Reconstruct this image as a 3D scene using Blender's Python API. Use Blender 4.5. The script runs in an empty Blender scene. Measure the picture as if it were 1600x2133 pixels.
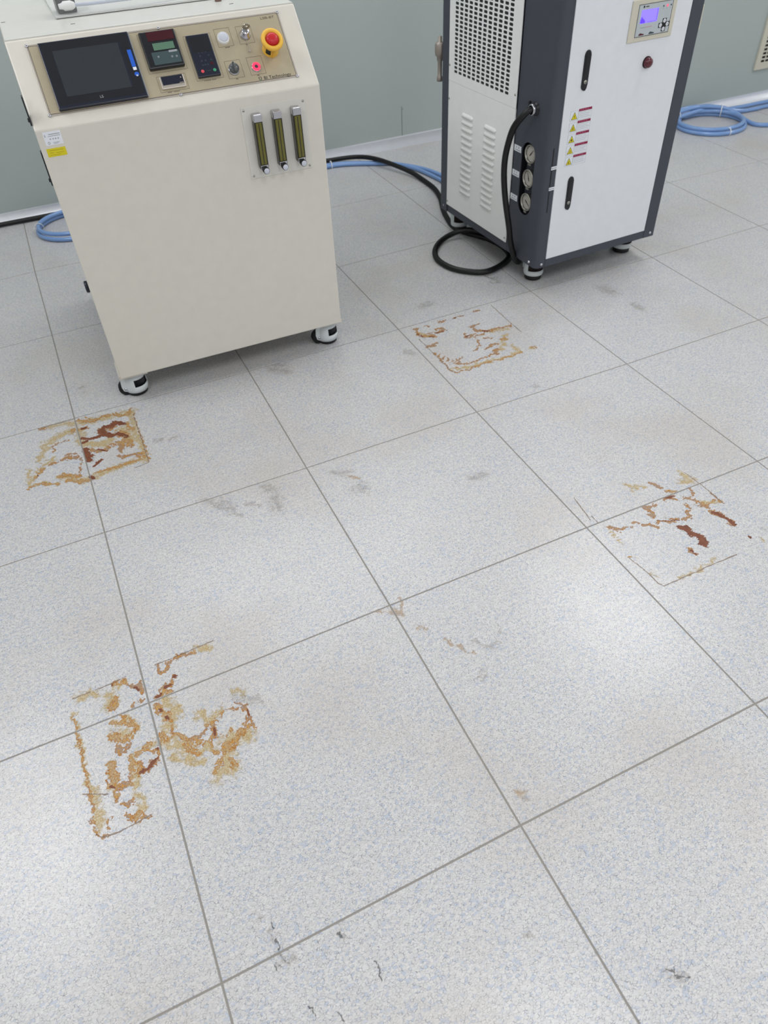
import bpy, bmesh, math, random
import numpy as np
from mathutils import Matrix, Vector

# ---------------------------------------------------------------- camera, world, lights, exposure
scene = bpy.context.scene
COL = scene.collection
cam_d = bpy.data.cameras.new('camera'); cam = bpy.data.objects.new('camera', cam_d); COL.objects.link(cam)
cam_d.sensor_fit = 'HORIZONTAL'; cam_d.sensor_width = 36.0; cam_d.lens = 36.0*1515.5868/1600
R3 = [[0.9060327, -0.4211982, -0.0411923], [0.3214435, 0.6215898, 0.7143530], [0.2752795, 0.6604682, -0.6985721]]
M = Matrix(((R3[0][0], R3[1][0], -R3[2][0]), (R3[0][1], R3[1][1], -R3[2][1]), (R3[0][2], R3[1][2], -R3[2][2])))
cam.matrix_world = Matrix.Translation((0.1671, -2.8423, 1.4352)) @ M.to_4x4()
cam_d.clip_start = 0.02; cam_d.clip_end = 60
cam_d.dof.use_dof = True; cam_d.dof.focus_distance = 1.75; cam_d.dof.aperture_fstop = 7.0
scene.camera = cam

w = bpy.data.worlds.new('world'); scene.world = w; w.use_nodes = True
w.node_tree.nodes['Background'].inputs[0].default_value = (0.95, 0.98, 1.0, 1)
w.node_tree.nodes['Background'].inputs[1].default_value = 0.3
vs = scene.view_settings
vs.view_transform = 'Standard'; vs.look = 'None'; vs.gamma = 1.0; vs.exposure = -0.06; vs.use_curve_mapping = False

def area(x, y, sx, sy, watts, z=2.57, col=(0.99, 0.985, 0.997)):
    d = bpy.data.lights.new('ceiling_and_fill_light', 'AREA'); d.shape = 'RECTANGLE'; d.size = sx; d.size_y = sy
    d.energy = watts; d.color = col
    o = bpy.data.objects.new('ceiling_and_fill_light', d); COL.objects.link(o); o.location = (x, y, z)
    return o
LP = {-0.55: 25.0, -2.9: 19.0, -5.2: 16.0}
for lx in (-1.05, 0.85, 2.76, 6.0):  # middle column is added fill for the gap, wall and chiller side
    for ly in (-0.55, -2.9, -5.2):
        if (lx, ly) == (0.85, -0.55): continue          # no lamp over the machines
        area(lx, ly, 0.62, 1.2, LP[ly])
area(1.1, 0.55, 2.2, 0.9, 22.0)                          # added wide fill lamp, out of view, brightens the gap between the machines

random.seed(4)
# ---------------------------------------------------------------- materials
def new_mat(name):
    m = bpy.data.materials.new(name); m.use_nodes = True
    return m, m.node_tree, m.node_tree.nodes['Principled BSDF']
def lin(c):
    return tuple(((v/255)/12.92 if v/255 <= .04045 else ((v/255+.055)/1.055)**2.4) for v in c)
def mat(name, rgb, rough=.5, metal=0., var=.04, scale=30., bump=0., trans=0., emit=None, estr=0., coat=0., alpha=1., ior=1.45):
    """plain surface with a little procedural variation of tone and gloss"""
    m, t, p = new_mat(name); N, L = t.nodes, t.links
    c = lin(rgb)
    tc = N.new('ShaderNodeTexCoord'); nz = N.new('ShaderNodeTexNoise'); nz.inputs['Scale'].default_value = scale; nz.inputs['Detail'].default_value = 3
    L.new(tc.outputs['Object'], nz.inputs['Vector'])
    mx = N.new('ShaderNodeMix'); mx.data_type = 'RGBA'
    mx.inputs[6].default_value = tuple(v*(1-var) for v in c)+(1,); mx.inputs[7].default_value = tuple(min(1, v*(1+var)) for v in c)+(1,)
    L.new(nz.outputs['Fac'], mx.inputs[0]); L.new(mx.outputs[2], p.inputs['Base Color'])
    mr = N.new('ShaderNodeMapRange'); mr.inputs[3].default_value = rough*.9; mr.inputs[4].default_value = min(1, rough*1.1)
    L.new(nz.outputs['Fac'], mr.inputs[0]); L.new(mr.outputs[0], p.inputs['Roughness'])
    p.inputs['Metallic'].default_value = metal; p.inputs['IOR'].default_value = ior
    p.inputs['Transmission Weight'].default_value = trans; p.inputs['Coat Weight'].default_value = coat; p.inputs['Alpha'].default_value = alpha
    if emit: p.inputs['Emission Color'].default_value = lin(emit)+(1,); p.inputs['Emission Strength'].default_value = estr
    if bump:
        b = N.new('ShaderNodeBump'); b.inputs['Strength'].default_value = bump; b.inputs['Distance'].default_value = .001
        n2 = N.new('ShaderNodeTexNoise'); n2.inputs['Scale'].default_value = 900; L.new(tc.outputs['Object'], n2.inputs['Vector'])
        L.new(n2.outputs['Fac'], b.inputs['Height']); L.new(b.outputs[0], p.inputs['Normal'])
    return m

def math_n(t, op, a, b=None, c=None, clamp=False):
    n = t.nodes.new('ShaderNodeMath'); n.operation = op; n.use_clamp = clamp
    for i, v in enumerate((a, b, c)):
        if v is None: continue
        if isinstance(v, (int, float)): n.inputs[i].default_value = v
        else: t.links.new(v, n.inputs[i])
    return n.outputs[0]
def smooth(t, x, lo, hi):
    n = t.nodes.new('ShaderNodeMapRange'); n.interpolation_type = 'SMOOTHSTEP'
    n.inputs[1].default_value = lo; n.inputs[2].default_value = hi
    t.links.new(x, n.inputs[0]); return n.outputs[0]
def mixc(t, f, a, b):
    n = t.nodes.new('ShaderNodeMix'); n.data_type = 'RGBA'
    for i, v in ((0, f), (6, a), (7, b)):
        if isinstance(v, (int, float)): n.inputs[i].default_value = v
        elif isinstance(v, tuple): n.inputs[i].default_value = v+(1,)
        else: t.links.new(v, n.inputs[i])
    return n.outputs[2]

def tile_material():
    m, t, p = new_mat('conductive_vinyl_tile'); N, L = t.nodes, t.links
    geo = N.new('ShaderNodeNewGeometry'); oi = N.new('ShaderNodeObjectInfo')
    off = N.new('ShaderNodeVectorMath'); off.operation = 'SCALE'; off.inputs[0].default_value = (37, 53, 0)
    L.new(oi.outputs['Random'], off.inputs['Scale'])
    pos = N.new('ShaderNodeVectorMath'); pos.operation = 'ADD'; L.new(geo.outputs['Position'], pos.inputs[0]); L.new(off.outputs[0], pos.inputs[1])
    dn = N.new('ShaderNodeTexNoise'); dn.inputs['Scale'].default_value = 165; dn.inputs['Detail'].default_value = 1; L.new(pos.outputs[0], dn.inputs['Vector'])
    dv = N.new('ShaderNodeVectorMath'); dv.operation = 'SCALE'; dv.inputs['Scale'].default_value = .0055
    L.new(dn.outputs['Color'], dv.inputs[0])
    wp = N.new('ShaderNodeVectorMath'); wp.operation = 'ADD'; L.new(pos.outputs[0], wp.inputs[0]); L.new(dv.outputs[0], wp.inputs[1])
    outs = []
    for ang, sx in ((.5, .62), (2.1, .6)):
        mp = N.new('ShaderNodeMapping'); mp.inputs['Rotation'].default_value = (0, 0, ang); mp.inputs['Scale'].default_value = (sx, 1, 1)
        L.new(wp.outputs[0], mp.inputs['Vector'])
        e = N.new('ShaderNodeTexVoronoi'); e.voronoi_dimensions = '2D'; e.feature = 'DISTANCE_TO_EDGE'; e.inputs['Scale'].default_value = 255
        f = N.new('ShaderNodeTexVoronoi'); f.voronoi_dimensions = '2D'; f.feature = 'F1'; f.inputs['Scale'].default_value = 255
        L.new(mp.outputs[0], e.inputs['Vector']); L.new(mp.outputs[0], f.inputs['Vector'])
        outs.append((e.outputs['Distance'], f.outputs['Color']))
    sel = N.new('ShaderNodeTexNoise'); sel.inputs['Scale'].default_value = 80; sel.inputs['Detail'].default_value = 0; L.new(pos.outputs[0], sel.inputs['Vector'])
    s = math_n(t, 'GREATER_THAN', sel.outputs['Fac'], .5)
    ed = N.new('ShaderNodeMix'); ed.data_type = 'FLOAT'; L.new(s, ed.inputs[0]); L.new(outs[0][0], ed.inputs[2]); L.new(outs[1][0], ed.inputs[3])
    cc = mixc(t, s, outs[0][1], outs[1][1])
    sep = N.new('ShaderNodeSeparateColor'); L.new(cc, sep.inputs[0])
    # outlines of the chips, broken and uneven
    ln = N.new('ShaderNodeTexNoise'); ln.inputs['Scale'].default_value = 150; ln.inputs['Detail'].default_value = 2; L.new(pos.outputs[0], ln.inputs['Vector'])
    lw = math_n(t, 'MULTIPLY_ADD', ln.outputs['Fac'], .16, -.012)
    line = math_n(t, 'SUBTRACT', 1.0, smooth(t, math_n(t, 'DIVIDE', ed.outputs[0], math_n(t, 'MAXIMUM', lw, .012)), .5, 1.15))
    line = math_n(t, 'MULTIPLY', line, smooth(t, ln.outputs['Fac'], .30, .62))
    base = mixc(t, sep.outputs[0], TILE_A, TILE_B)
    cl = N.new('ShaderNodeTexNoise'); cl.inputs['Scale'].default_value = 14; cl.inputs['Detail'].default_value = 2; L.new(pos.outputs[0], cl.inputs['Vector'])
    bl = smooth(t, math_n(t, 'ADD', sep.outputs[1], math_n(t, 'MULTIPLY_ADD', cl.outputs['Fac'], .5, -.25)), .76, .97)
    base = mixc(t, math_n(t, 'MULTIPLY', bl, .6), base, (0.36, 0.43, 0.55))
    base = mixc(t, math_n(t, 'MULTIPLY', line, .80), base, (0.15, 0.165, 0.205))
    # rare black grit and broad traffic greying
    g = N.new('ShaderNodeTexNoise'); g.inputs['Scale'].default_value = 130; g.inputs['Detail'].default_value = 4; L.new(pos.outputs[0], g.inputs['Vector'])
    base = mixc(t, math_n(t, 'MULTIPLY', smooth(t, g.outputs['Fac'], .70, .78), .45), base, (0.10, 0.10, 0.11))
    d = N.new('ShaderNodeTexNoise'); d.inputs['Scale'].default_value = 2.2; d.inputs['Detail'].default_value = 5; L.new(geo.outputs['Position'], d.inputs['Vector'])
    base = mixc(t, math_n(t, 'MULTIPLY', smooth(t, d.outputs['Fac'], .46, .72), .30), base, (0.42, 0.37, 0.31))
    L.new(base, p.inputs['Base Color'])
    rr = N.new('ShaderNodeMapRange'); rr.inputs[3].default_value = .24; rr.inputs[4].default_value = .36; L.new(d.outputs['Fac'], rr.inputs[0]); L.new(rr.outputs[0], p.inputs['Roughness'])
    bp = N.new('ShaderNodeBump'); bp.inputs['Strength'].default_value = .08; bp.inputs['Distance'].default_value = .001
    L.new(dn.outputs['Fac'], bp.inputs['Height']); L.new(bp.outputs[0], p.inputs['Normal'])
    return m
TILE_A = (0.525, 0.52, 0.518); TILE_B = (0.61, 0.603, 0.598)

def stain_material():
    m, t, p = new_mat('floor_stain'); N, L = t.nodes, t.links
    geo = N.new('ShaderNodeNewGeometry')
    def noise(s, d=2):
        n = N.new('ShaderNodeTexNoise'); n.inputs['Scale'].default_value = s; n.inputs['Detail'].default_value = d; L.new(geo.outputs['Position'], n.inputs['Vector']); return n.outputs['Fac']
    a1 = N.new('ShaderNodeAttribute'); a1.attribute_name = 'rust'; a2 = N.new('ShaderNodeAttribute'); a2.attribute_name = 'grime'
    s1 = N.new('ShaderNodeSeparateColor'); L.new(a1.outputs['Color'], s1.inputs[0]); s2 = N.new('ShaderNodeSeparateColor'); L.new(a2.outputs['Color'], s2.inputs[0])
    nf = math_n(t, 'SUBTRACT', noise(230, 3), .5); nc = math_n(t, 'SUBTRACT', noise(70, 3), .5); nb = math_n(t, 'SUBTRACT', noise(520, 2), .5)
    # cells of the vinyl catch the rust unevenly
    vo = N.new('ShaderNodeTexVoronoi'); vo.voronoi_dimensions = '2D'; vo.feature = 'F1'; vo.inputs['Scale'].default_value = 170
    ve = N.new('ShaderNodeTexVoronoi'); ve.voronoi_dimensions = '2D'; ve.feature = 'DISTANCE_TO_EDGE'; ve.inputs['Scale'].default_value = 170
    wn = N.new('ShaderNodeTexNoise'); wn.inputs['Scale'].default_value = 150; wn.inputs['Detail'].default_value = 2; L.new(geo.outputs['Position'], wn.inputs['Vector'])
    ws_ = N.new('ShaderNodeVectorMath'); ws_.operation = 'SCALE'; ws_.inputs['Scale'].default_value = .009; L.new(wn.outputs['Color'], ws_.inputs[0])
    wa = N.new('ShaderNodeVectorMath'); wa.operation = 'ADD'; L.new(geo.outputs['Position'], wa.inputs[0]); L.new(ws_.outputs[0], wa.inputs[1])
    L.new(wa.outputs[0], vo.inputs['Vector']); L.new(wa.outputs[0], ve.inputs['Vector'])
    edge = math_n(t, 'SUBTRACT', 1.0, smooth(t, ve.outputs['Distance'], .02, .13))
    vs_ = N.new('ShaderNodeSeparateColor'); L.new(vo.outputs['Color'], vs_.inputs[0]); vc = math_n(t, 'SUBTRACT', vs_.outputs[0], .5)
    def field(x, kf, kc, kv, lo, hi):
        v = math_n(t, 'MULTIPLY_ADD', nf, kf, x); v = math_n(t, 'MULTIPLY_ADD', nc, kc, v); v = math_n(t, 'MULTIPLY_ADD', vc, kv, v)
        g = smooth(t, x, .02, .2)
        return math_n(t, 'MULTIPLY', smooth(t, v, lo, hi), g), v
    h, _ = field(s1.outputs[0], .9, 1.5, .25, .25, 1.0)
    a, va = field(s1.outputs[1], 1.3, .7, 1.0, .36, .43)
    d, _ = field(s1.outputs[2], .9, .4, .3, .38, .46)
    l, _ = field(s2.outputs[2], 1.0, 1.2, 0, .45, .7)
    s, _ = field(s2.outputs[0], 1.3, 1.5, .4, .25, 1.1)
    b, _ = field(s2.outputs[1], .9, .8, .2, .25, 1.0)
    rim = math_n(t, 'SUBTRACT', a, smooth(t, va, .52, .66))
    inner = math_n(t, 'SUBTRACT', 1.0, math_n(t, 'MULTIPLY', smooth(t, va, .62, .95), .45))
    acol = mixc(t, math_n(t, 'MULTIPLY_ADD', vc, .8, .5, True), (0.60, 0.32, 0.05), (0.46, 0.19, 0.02))
    acol = mixc(t, math_n(t, 'MULTIPLY', rim, .85, None, True), acol, (0.27, 0.095, 0.022))
    acol = mixc(t, math_n(t, 'MULTIPLY', edge, .7), acol, (0.30, 0.11, 0.02))
    amask = math_n(t, 'MULTIPLY', a, math_n(t, 'MAXIMUM', inner, math_n(t, 'MULTIPLY', edge, .9)))
    hcol = mixc(t, edge, (0.66, 0.47, 0.10), (0.44, 0.27, 0.05))
    hm = math_n(t, 'MULTIPLY', h, math_n(t, 'MULTIPLY_ADD', edge, .5, .68))
    dcol = mixc(t, math_n(t, 'MULTIPLY_ADD', nc, 1.6, .5, True), (0.24, 0.07, 0.022), (0.115, 0.03, 0.012))
    layers = ((s, .22, (0.25, 0.21, 0.16)), (b, .42, (0.50, 0.33, 0.16)), (hm, .56, hcol), (amask, .92, acol), (d, .95, dcol), (l, .50, None))
    col = (0.66, 0.48, 0.15); alpha = None
    for msk, k, c in layers:
        f = math_n(t, 'MULTIPLY', msk, k)
        if c is None: c = mixc(t, a2.outputs['Alpha'], (0.06, 0.058, 0.055), (0.22, 0.12, 0.05))
        if alpha is None: col = mixc(t, 1.0, c, c); alpha = f
        else:
            rel = math_n(t, 'DIVIDE', f, math_n(t, 'MAXIMUM', math_n(t, 'MAXIMUM', alpha, f), .001), None, True)
            col = mixc(t, math_n(t, 'MULTIPLY', rel, math_n(t, 'MULTIPLY_ADD', msk, .0, 1.0)), col, c) if msk is s or msk is b or msk is hm else mixc(t, msk, col, c)
            alpha = math_n(t, 'MAXIMUM', alpha, f)
    L.new(col, p.inputs['Base Color']); L.new(alpha, p.inputs['Alpha']); p.inputs['Roughness'].default_value = .5
    return m

PAINT = mat('cream_enamel', (213, 209, 199), .36, bump=.08)
TOPM = mat('worn_cream_top', (212, 212, 206), .3, var=.06)
PANEL = mat('champagne_anodised_plate', (186, 175, 150), .38, metal=.35, scale=60)
TRIM = mat('brushed_trim', (190, 182, 172), .35, metal=.5)
LINE = mat('dark_engraving', (88, 80, 70), .6)
BLACK = mat('black_plastic', (26, 27, 32), .35)
INK = mat('print_black', (30, 30, 32), .6)
INKG = mat('print_grey', (150, 156, 160), .6)
NAVY = mat('dark_navy_plastic', (30, 34, 48), .3)
SCREEN = mat('dark_glass', (46, 50, 55), .12, coat=.5)
DARKRED = mat('dark_red_window', (66, 24, 32), .2)
LCDG = mat('green_lcd', (84, 116, 96), .3, emit=(84, 116, 96), estr=.15)
TEAL = mat('teal_grey_keys', (58, 76, 80), .45)
BLUE = mat('blue_film', (40, 95, 200), .35)
WHITE = mat('white_plastic', (232, 233, 232), .4)
LABEL = mat('white_label', (226, 230, 236), .5)
YEL = mat('yellow_label', (214, 200, 30), .45)
MILK = mat('milky_lens', (196, 200, 210), .3)
CHROME = mat('chrome', (190, 190, 196), .2, metal=1.)
STEEL = mat('satin_steel', (170, 168, 160), .34, metal=.9)
ALU = mat('brushed_aluminium', (228, 231, 237), .33, metal=.25)
AMBERP = mat('yellow_guard_plastic', (236, 186, 70), .4)
REDP = mat('red_button_plastic', (196, 36, 44), .35)
REDL = mat('lit_red_ring', (255, 60, 90), .4, emit=(255, 50, 85), estr=1.1)
REDD = mat('small_red_lamp', (240, 90, 120), .4, emit=(255, 90, 120), estr=.9)
GREEND = mat('green_key', (60, 150, 110), .4)
REDK = mat('red_key', (220, 80, 90), .4)
OLIVE = mat('olive_tube_back', (104, 100, 38), .3)
SMOKE = mat('dark_meter_side', (44, 42, 30), .2)
CLEAR = mat('clear_acrylic', (235, 240, 240), .06, var=.0, alpha=.08)
GRAPH = mat('graphite_powder_coat', (66, 70, 80), .5, bump=.12)
CWHITE = mat('white_powder_coat', (226, 229, 234), .42, bump=.1)
CSIDE = mat('light_grey_powder_coat', (236, 238, 237), .45, bump=.1)
RUBBER = mat('black_rubber', (20, 20, 22), .6)
HOSE = mat('black_corrugated_conduit', (15, 15, 17), .42)
BHOSE = mat('blue_polyurethane_hose', (120, 155, 206), .22, var=.1, scale=12, coat=.3)
CAST = mat('pale_grey_cast_housing', (206, 212, 214), .38)
GEAR = mat('brown_black_gear', (34, 24, 22), .5)
BEIGE = mat('beige_bezel', (206, 202, 186), .5)
DISP = mat('grey_display_face', (186, 194, 198), .45)
LCDB = mat('violet_lcd', (120, 105, 235), .3, emit=(150, 130, 255), estr=.75)
LCDD = mat('deep_violet_lcd', (90, 60, 250), .3, emit=(85, 50, 255), estr=.9)
MAROON = mat('dark_red_lamp', (84, 14, 32), .25, coat=.5)
CRIMS = mat('crimson_print', (140, 22, 66), .5)
DIAL = mat('grey_gauge_dial', (176, 172, 164), .4)
WALL = mat('grey_green_wall_panel', (172, 182, 179), .5, var=.02, scale=2)
ROOM = mat('pale_room_paint', (228, 230, 229), .6)
JOINT = mat('grey_joint', (140, 136, 130), .6)
GROOVE = mat('dark_groove', (60, 62, 62), .6)
TILE = tile_material()
STAIN = stain_material()

# ---------------------------------------------------------------- mesh helpers
def frame(o, u, v, n=None):
    u, v = Vector(u).normalized(), Vector(v).normalized()
    n = Vector(n).normalized() if n else u.cross(v)
    return Matrix(((u.x, v.x, n.x, o[0]), (u.y, v.y, n.y, o[1]), (u.z, v.z, n.z, o[2]), (0, 0, 0, 1)))
class MB:
    def __init__(s, fr=None): s.bm = bmesh.new(); s.fr = fr or Matrix.Identity(4); s.mats = []; s.cur = 0
    def mat(s, m):
        if m not in s.mats: s.mats.append(m)
        s.cur = s.mats.index(m); return s
    def _fin(s, vs, fs, xf=None):
        for v in vs: v.co = s.fr @ ((xf @ v.co) if xf else v.co)
        for f in fs: f.material_index = s.cur
    def box(s, u0, u1, v0, v1, n0, n1, bev=0.):
        t = bmesh.new(); bmesh.ops.create_cube(t, size=1)
        for v in t.verts: v.co = Vector(((u0+u1)/2+v.co.x*(u1-u0), (v0+v1)/2+v.co.y*(v1-v0), (n0+n1)/2+v.co.z*(n1-n0)))
        if bev: bmesh.ops.bevel(t, geom=t.edges[:], offset=bev, segments=2, affect='EDGES', profile=.5)
        return s.merge(t)
    def merge(s, t, smooth=False):
        mp = {}
        for v in t.verts: mp[v] = s.bm.verts.new(s.fr @ v.co)
        for f in t.faces:
            try: nf = s.bm.faces.new([mp[v] for v in f.verts]); nf.material_index = s.cur; nf.smooth = smooth or f.smooth
            except ValueError: pass
        t.free(); return s
    def prism(s, pts, n0, n1, bev=0.):
        t = bmesh.new(); a = [t.verts.new((x, y, n0)) for x, y in pts]; b = [t.verts.new((x, y, n1)) for x, y in pts]
        t.faces.new(a[::-1]); t.faces.new(b)
        for i in range(len(pts)): j = (i+1) % len(pts); t.faces.new((a[i], a[j], b[j], b[i]))
        if bev: bmesh.ops.bevel(t, geom=t.edges[:], offset=bev, segments=2, affect='EDGES', profile=.5)
        return s.merge(t)
    def lathe(s, cu, cv, prof, seg=28, skip=None, axis='n', smooth=True, sx=1., sy=1.):
        """prof: (radius, height along axis)"""
        t = bmesh.new(); rings = []
        for r, n in prof:
            if r < 1e-6: rings.append([t.verts.new((cu, cv, n))]*seg)
            else: rings.append([t.verts.new((cu+r*sx*math.cos(2*math.pi*i/seg), cv+r*sy*math.sin(2*math.pi*i/seg), n)) for i in range(seg)])
        for k in range(len(prof)-1):
            for i in range(seg):
                if skip and skip(k, 2*math.pi*(i+.5)/seg): continue
                j = (i+1) % seg; q = []
                for v in (rings[k][i], rings[k][j], rings[k+1][j], rings[k+1][i]):
                    if v not in q: q.append(v)
                if len(q) > 2:
                    f = t.faces.new(q); f.smooth = smooth
        return s.merge(t)
    def cyl(s, cu, cv, r, n0, n1, seg=28, bev=0.):
        b = bev
        prof = [(0, n0), (r, n0), (r, n1-b), (r-b, n1), (0, n1)] if b else [(0, n0), (r, n0), (r, n1), (0, n1)]
        return s.lathe(cu, cv, prof, seg, smooth=False)
    def ring(s, cu, cv, r0, r1, n0, n1, seg=32):
        return s.lathe(cu, cv, [(r0, n0), (r1, n0), (r1, n1), (r0, n1), (r0, n0)], seg, smooth=False)
    def rect(s, u0, u1, v0, v1, wdt, n0, n1):
        s.box(u0, u1, v0, v0+wdt, n0, n1); s.box(u0, u1, v1-wdt, v1, n0, n1); s.box(u0, u0+wdt, v0+wdt, v1-wdt, n0, n1); s.box(u1-wdt, u1, v0+wdt, v1-wdt, n0, n1); return s
    def plate(s, outer, holes, n0, n1):
        t = bmesh.new(); es = []; loops = []
        for lp in [outer]+holes:
            vs = [t.verts.new((x, y, n1)) for x, y in lp]; loops.append(vs)
            es += [t.edges.new((vs[i], vs[(i+1) % len(vs)])) for i in range(len(vs))]
        bmesh.ops.triangle_fill(t, use_beauty=True, use_dissolve=False, edges=es)
        top = t.faces[:]; lo = {v: t.verts.new((v.co.x, v.co.y, n0)) for v in t.verts[:]}
        for f in top: t.faces.new([lo[v] for v in reversed(f.verts)])
        for vs in loops:
            for i in range(len(vs)): a, b = vs[i], vs[(i+1) % len(vs)]; t.faces.new((a, b, lo[b], lo[a]))
        return s.merge(t)
    def build(s, name, parent=None, label=None, m=None):
        if m: s.mats = [m] if not s.mats else s.mats
        bmesh.ops.recalc_face_normals(s.bm, faces=s.bm.faces[:])
        me = bpy.data.meshes.new(name); s.bm.to_mesh(me); s.bm.free()
        for x in s.mats: me.materials.append(x)
        o = bpy.data.objects.new(name, me); COL.objects.link(o)
        if parent: o.parent = parent
        if label: o['label'] = label
        if name in ('caption', 'print', 'key_markings', 'key_dots', 'dial_ticks'): o['kind'] = 'stuff'
        return o
def stadium(cu, cv, hw, v0, v1, k=8):
    """upright slot outline with round ends"""
    pts = []
    for i in range(k+1): a = math.pi*i/k; pts.append((cu+hw*math.cos(a), v1-hw+hw*math.sin(a)))
    for i in range(k+1): a = math.pi+math.pi*i/k; pts.append((cu+hw*math.cos(a), v0+hw+hw*math.sin(a)))
    return pts
def lie(cu, cv, hl, hh, k=4):
    pts = []
    for i in range(k+1): a = -math.pi/2+math.pi*i/k; pts.append((cu+hl-hh+hh*math.cos(a), cv+hh*math.sin(a)))
    for i in range(k+1): a = math.pi/2+math.pi*i/k; pts.append((cu-hl+hh+hh*math.cos(a), cv+hh*math.sin(a)))
    return pts
def catmull(P, n=10, closed=False):
    P = [Vector(p) for p in P]; out = []; N = len(P)
    rng = range(N if closed else N-1)
    for i in rng:
        g = (lambda k: P[k % N]) if closed else (lambda k: P[max(0, min(N-1, k))])
        a, b, c, d = g(i-1), g(i), g(i+1), g(i+2)
        for j in range(n):
            t = j/n
            out.append(.5*((2*b)+(c-a)*t+(2*a-5*b+4*c-d)*t*t+(3*b-a-3*c+d)*t**3))
    if not closed: out.append(P[-1])
    return out
def resample(P, step):
    out = [P[0]]; acc = 0
    for a, b in zip(P, P[1:]):
        L_ = (b-a).length; pos = step-acc
        while pos <= L_ and L_ > 0: out.append(a.lerp(b, pos/L_)); pos += step
        acc = (acc+L_) % step if L_ else acc
    out.append(P[-1]); return out
def tube_mesh(bm, path, rad, seg=10, closed=False, mi=0):
    n = len(path); up = Vector((0, 0, 1)); rings = []
    prev = None
    for i, p in enumerate(path):
        tn = ((path[(i+1) % n] if closed or i < n-1 else p) - (path[i-1] if closed or i > 0 else p))
        if tn.length < 1e-9: tn = Vector((1, 0, 0))
        tn.normalize()
        if prev is None: a = tn.cross(up) if abs(tn.z) < .95 else tn.cross(Vector((1, 0, 0)))
        else: a = prev - tn*prev.dot(tn)
        a.normalize(); prev = a; b = tn.cross(a)
        r = rad(i) if callable(rad) else rad
        rings.append([bm.verts.new(p+a*r*math.cos(2*math.pi*k/seg)+b*r*math.sin(2*math.pi*k/seg)) for k in range(seg)])
    for i in range(n if closed else n-1):
        A, B = rings[i], rings[(i+1) % n]
        for k in range(seg):
            f = bm.faces.new((A[k], A[(k+1) % seg], B[(k+1) % seg], B[k])); f.smooth = True; f.material_index = mi
    if not closed:
        for r_ in (rings[0][::-1], rings[-1]): f = bm.faces.new(r_); f.material_index = mi
def tube(name, paths, rad, m, parent=None, seg=10, closed=False, ribs=0.):
    bm = bmesh.new()
    for P in paths:
        pts = P
        if ribs: pts = resample(P, ribs/2)
        tube_mesh(bm, pts, (lambda i: rad*(1.0 if i % 2 else .87)) if ribs else rad, seg, closed)
    bmesh.ops.recalc_face_normals(bm, faces=bm.faces[:])
    me = bpy.data.meshes.new(name); bm.to_mesh(me); bm.free(); me.materials.append(m)
    o = bpy.data.objects.new(name, me); COL.objects.link(o)
    if parent: o.parent = parent
    return o
def text(fr, s, cu, cv, size, n, m, parent, name='lettering', align='CENTER', width=None, thick=.0002, bold=0.):
    cd = bpy.data.curves.new('t', 'FONT'); cd.body = s; cd.size = size; cd.align_x = align; cd.align_y = 'CENTER'; cd.extrude = thick; cd.offset = bold
    to = bpy.data.objects.new('t', cd); COL.objects.link(to)
    dg = bpy.context.evaluated_depsgraph_get(); dg.update()
    me = bpy.data.meshes.new_from_object(to.evaluated_get(dg)); me.name = name
    bpy.data.objects.remove(to); bpy.data.curves.remove(cd)
    if width and len(me.vertices):
        xs = [v.co.x for v in me.vertices]; k = width/(max(xs)-min(xs)); c = (max(xs)+min(xs))/2
        for v in me.vertices: v.co.x = (v.co.x-c)*k + (0 if align == 'CENTER' else width/2)
    for v in me.vertices: v.co = fr @ Vector((cu+v.co.x, cv+v.co.y, n+v.co.z))
    me.materials.clear(); me.materials.append(m)
    for p in me.polygons: p.material_index = 0
    o = bpy.data.objects.new(name, me); COL.objects.link(o); o.parent = parent
    return o
def thing(name, label, cat, loc=(0, 0, 0), rz=0., group=None):
    o = bpy.data.objects.new(name, None); COL.objects.link(o); o.location = loc; o.rotation_euler = (0, 0, rz); o.empty_display_size = .1
    return tag(o, label, cat, group)
def tag(o, label, cat, group=None):
    o['label'] = label; o['category'] = cat
    if group: o['group'] = group
    return o
def struct(o): o['kind'] = 'structure'; return o

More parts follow.
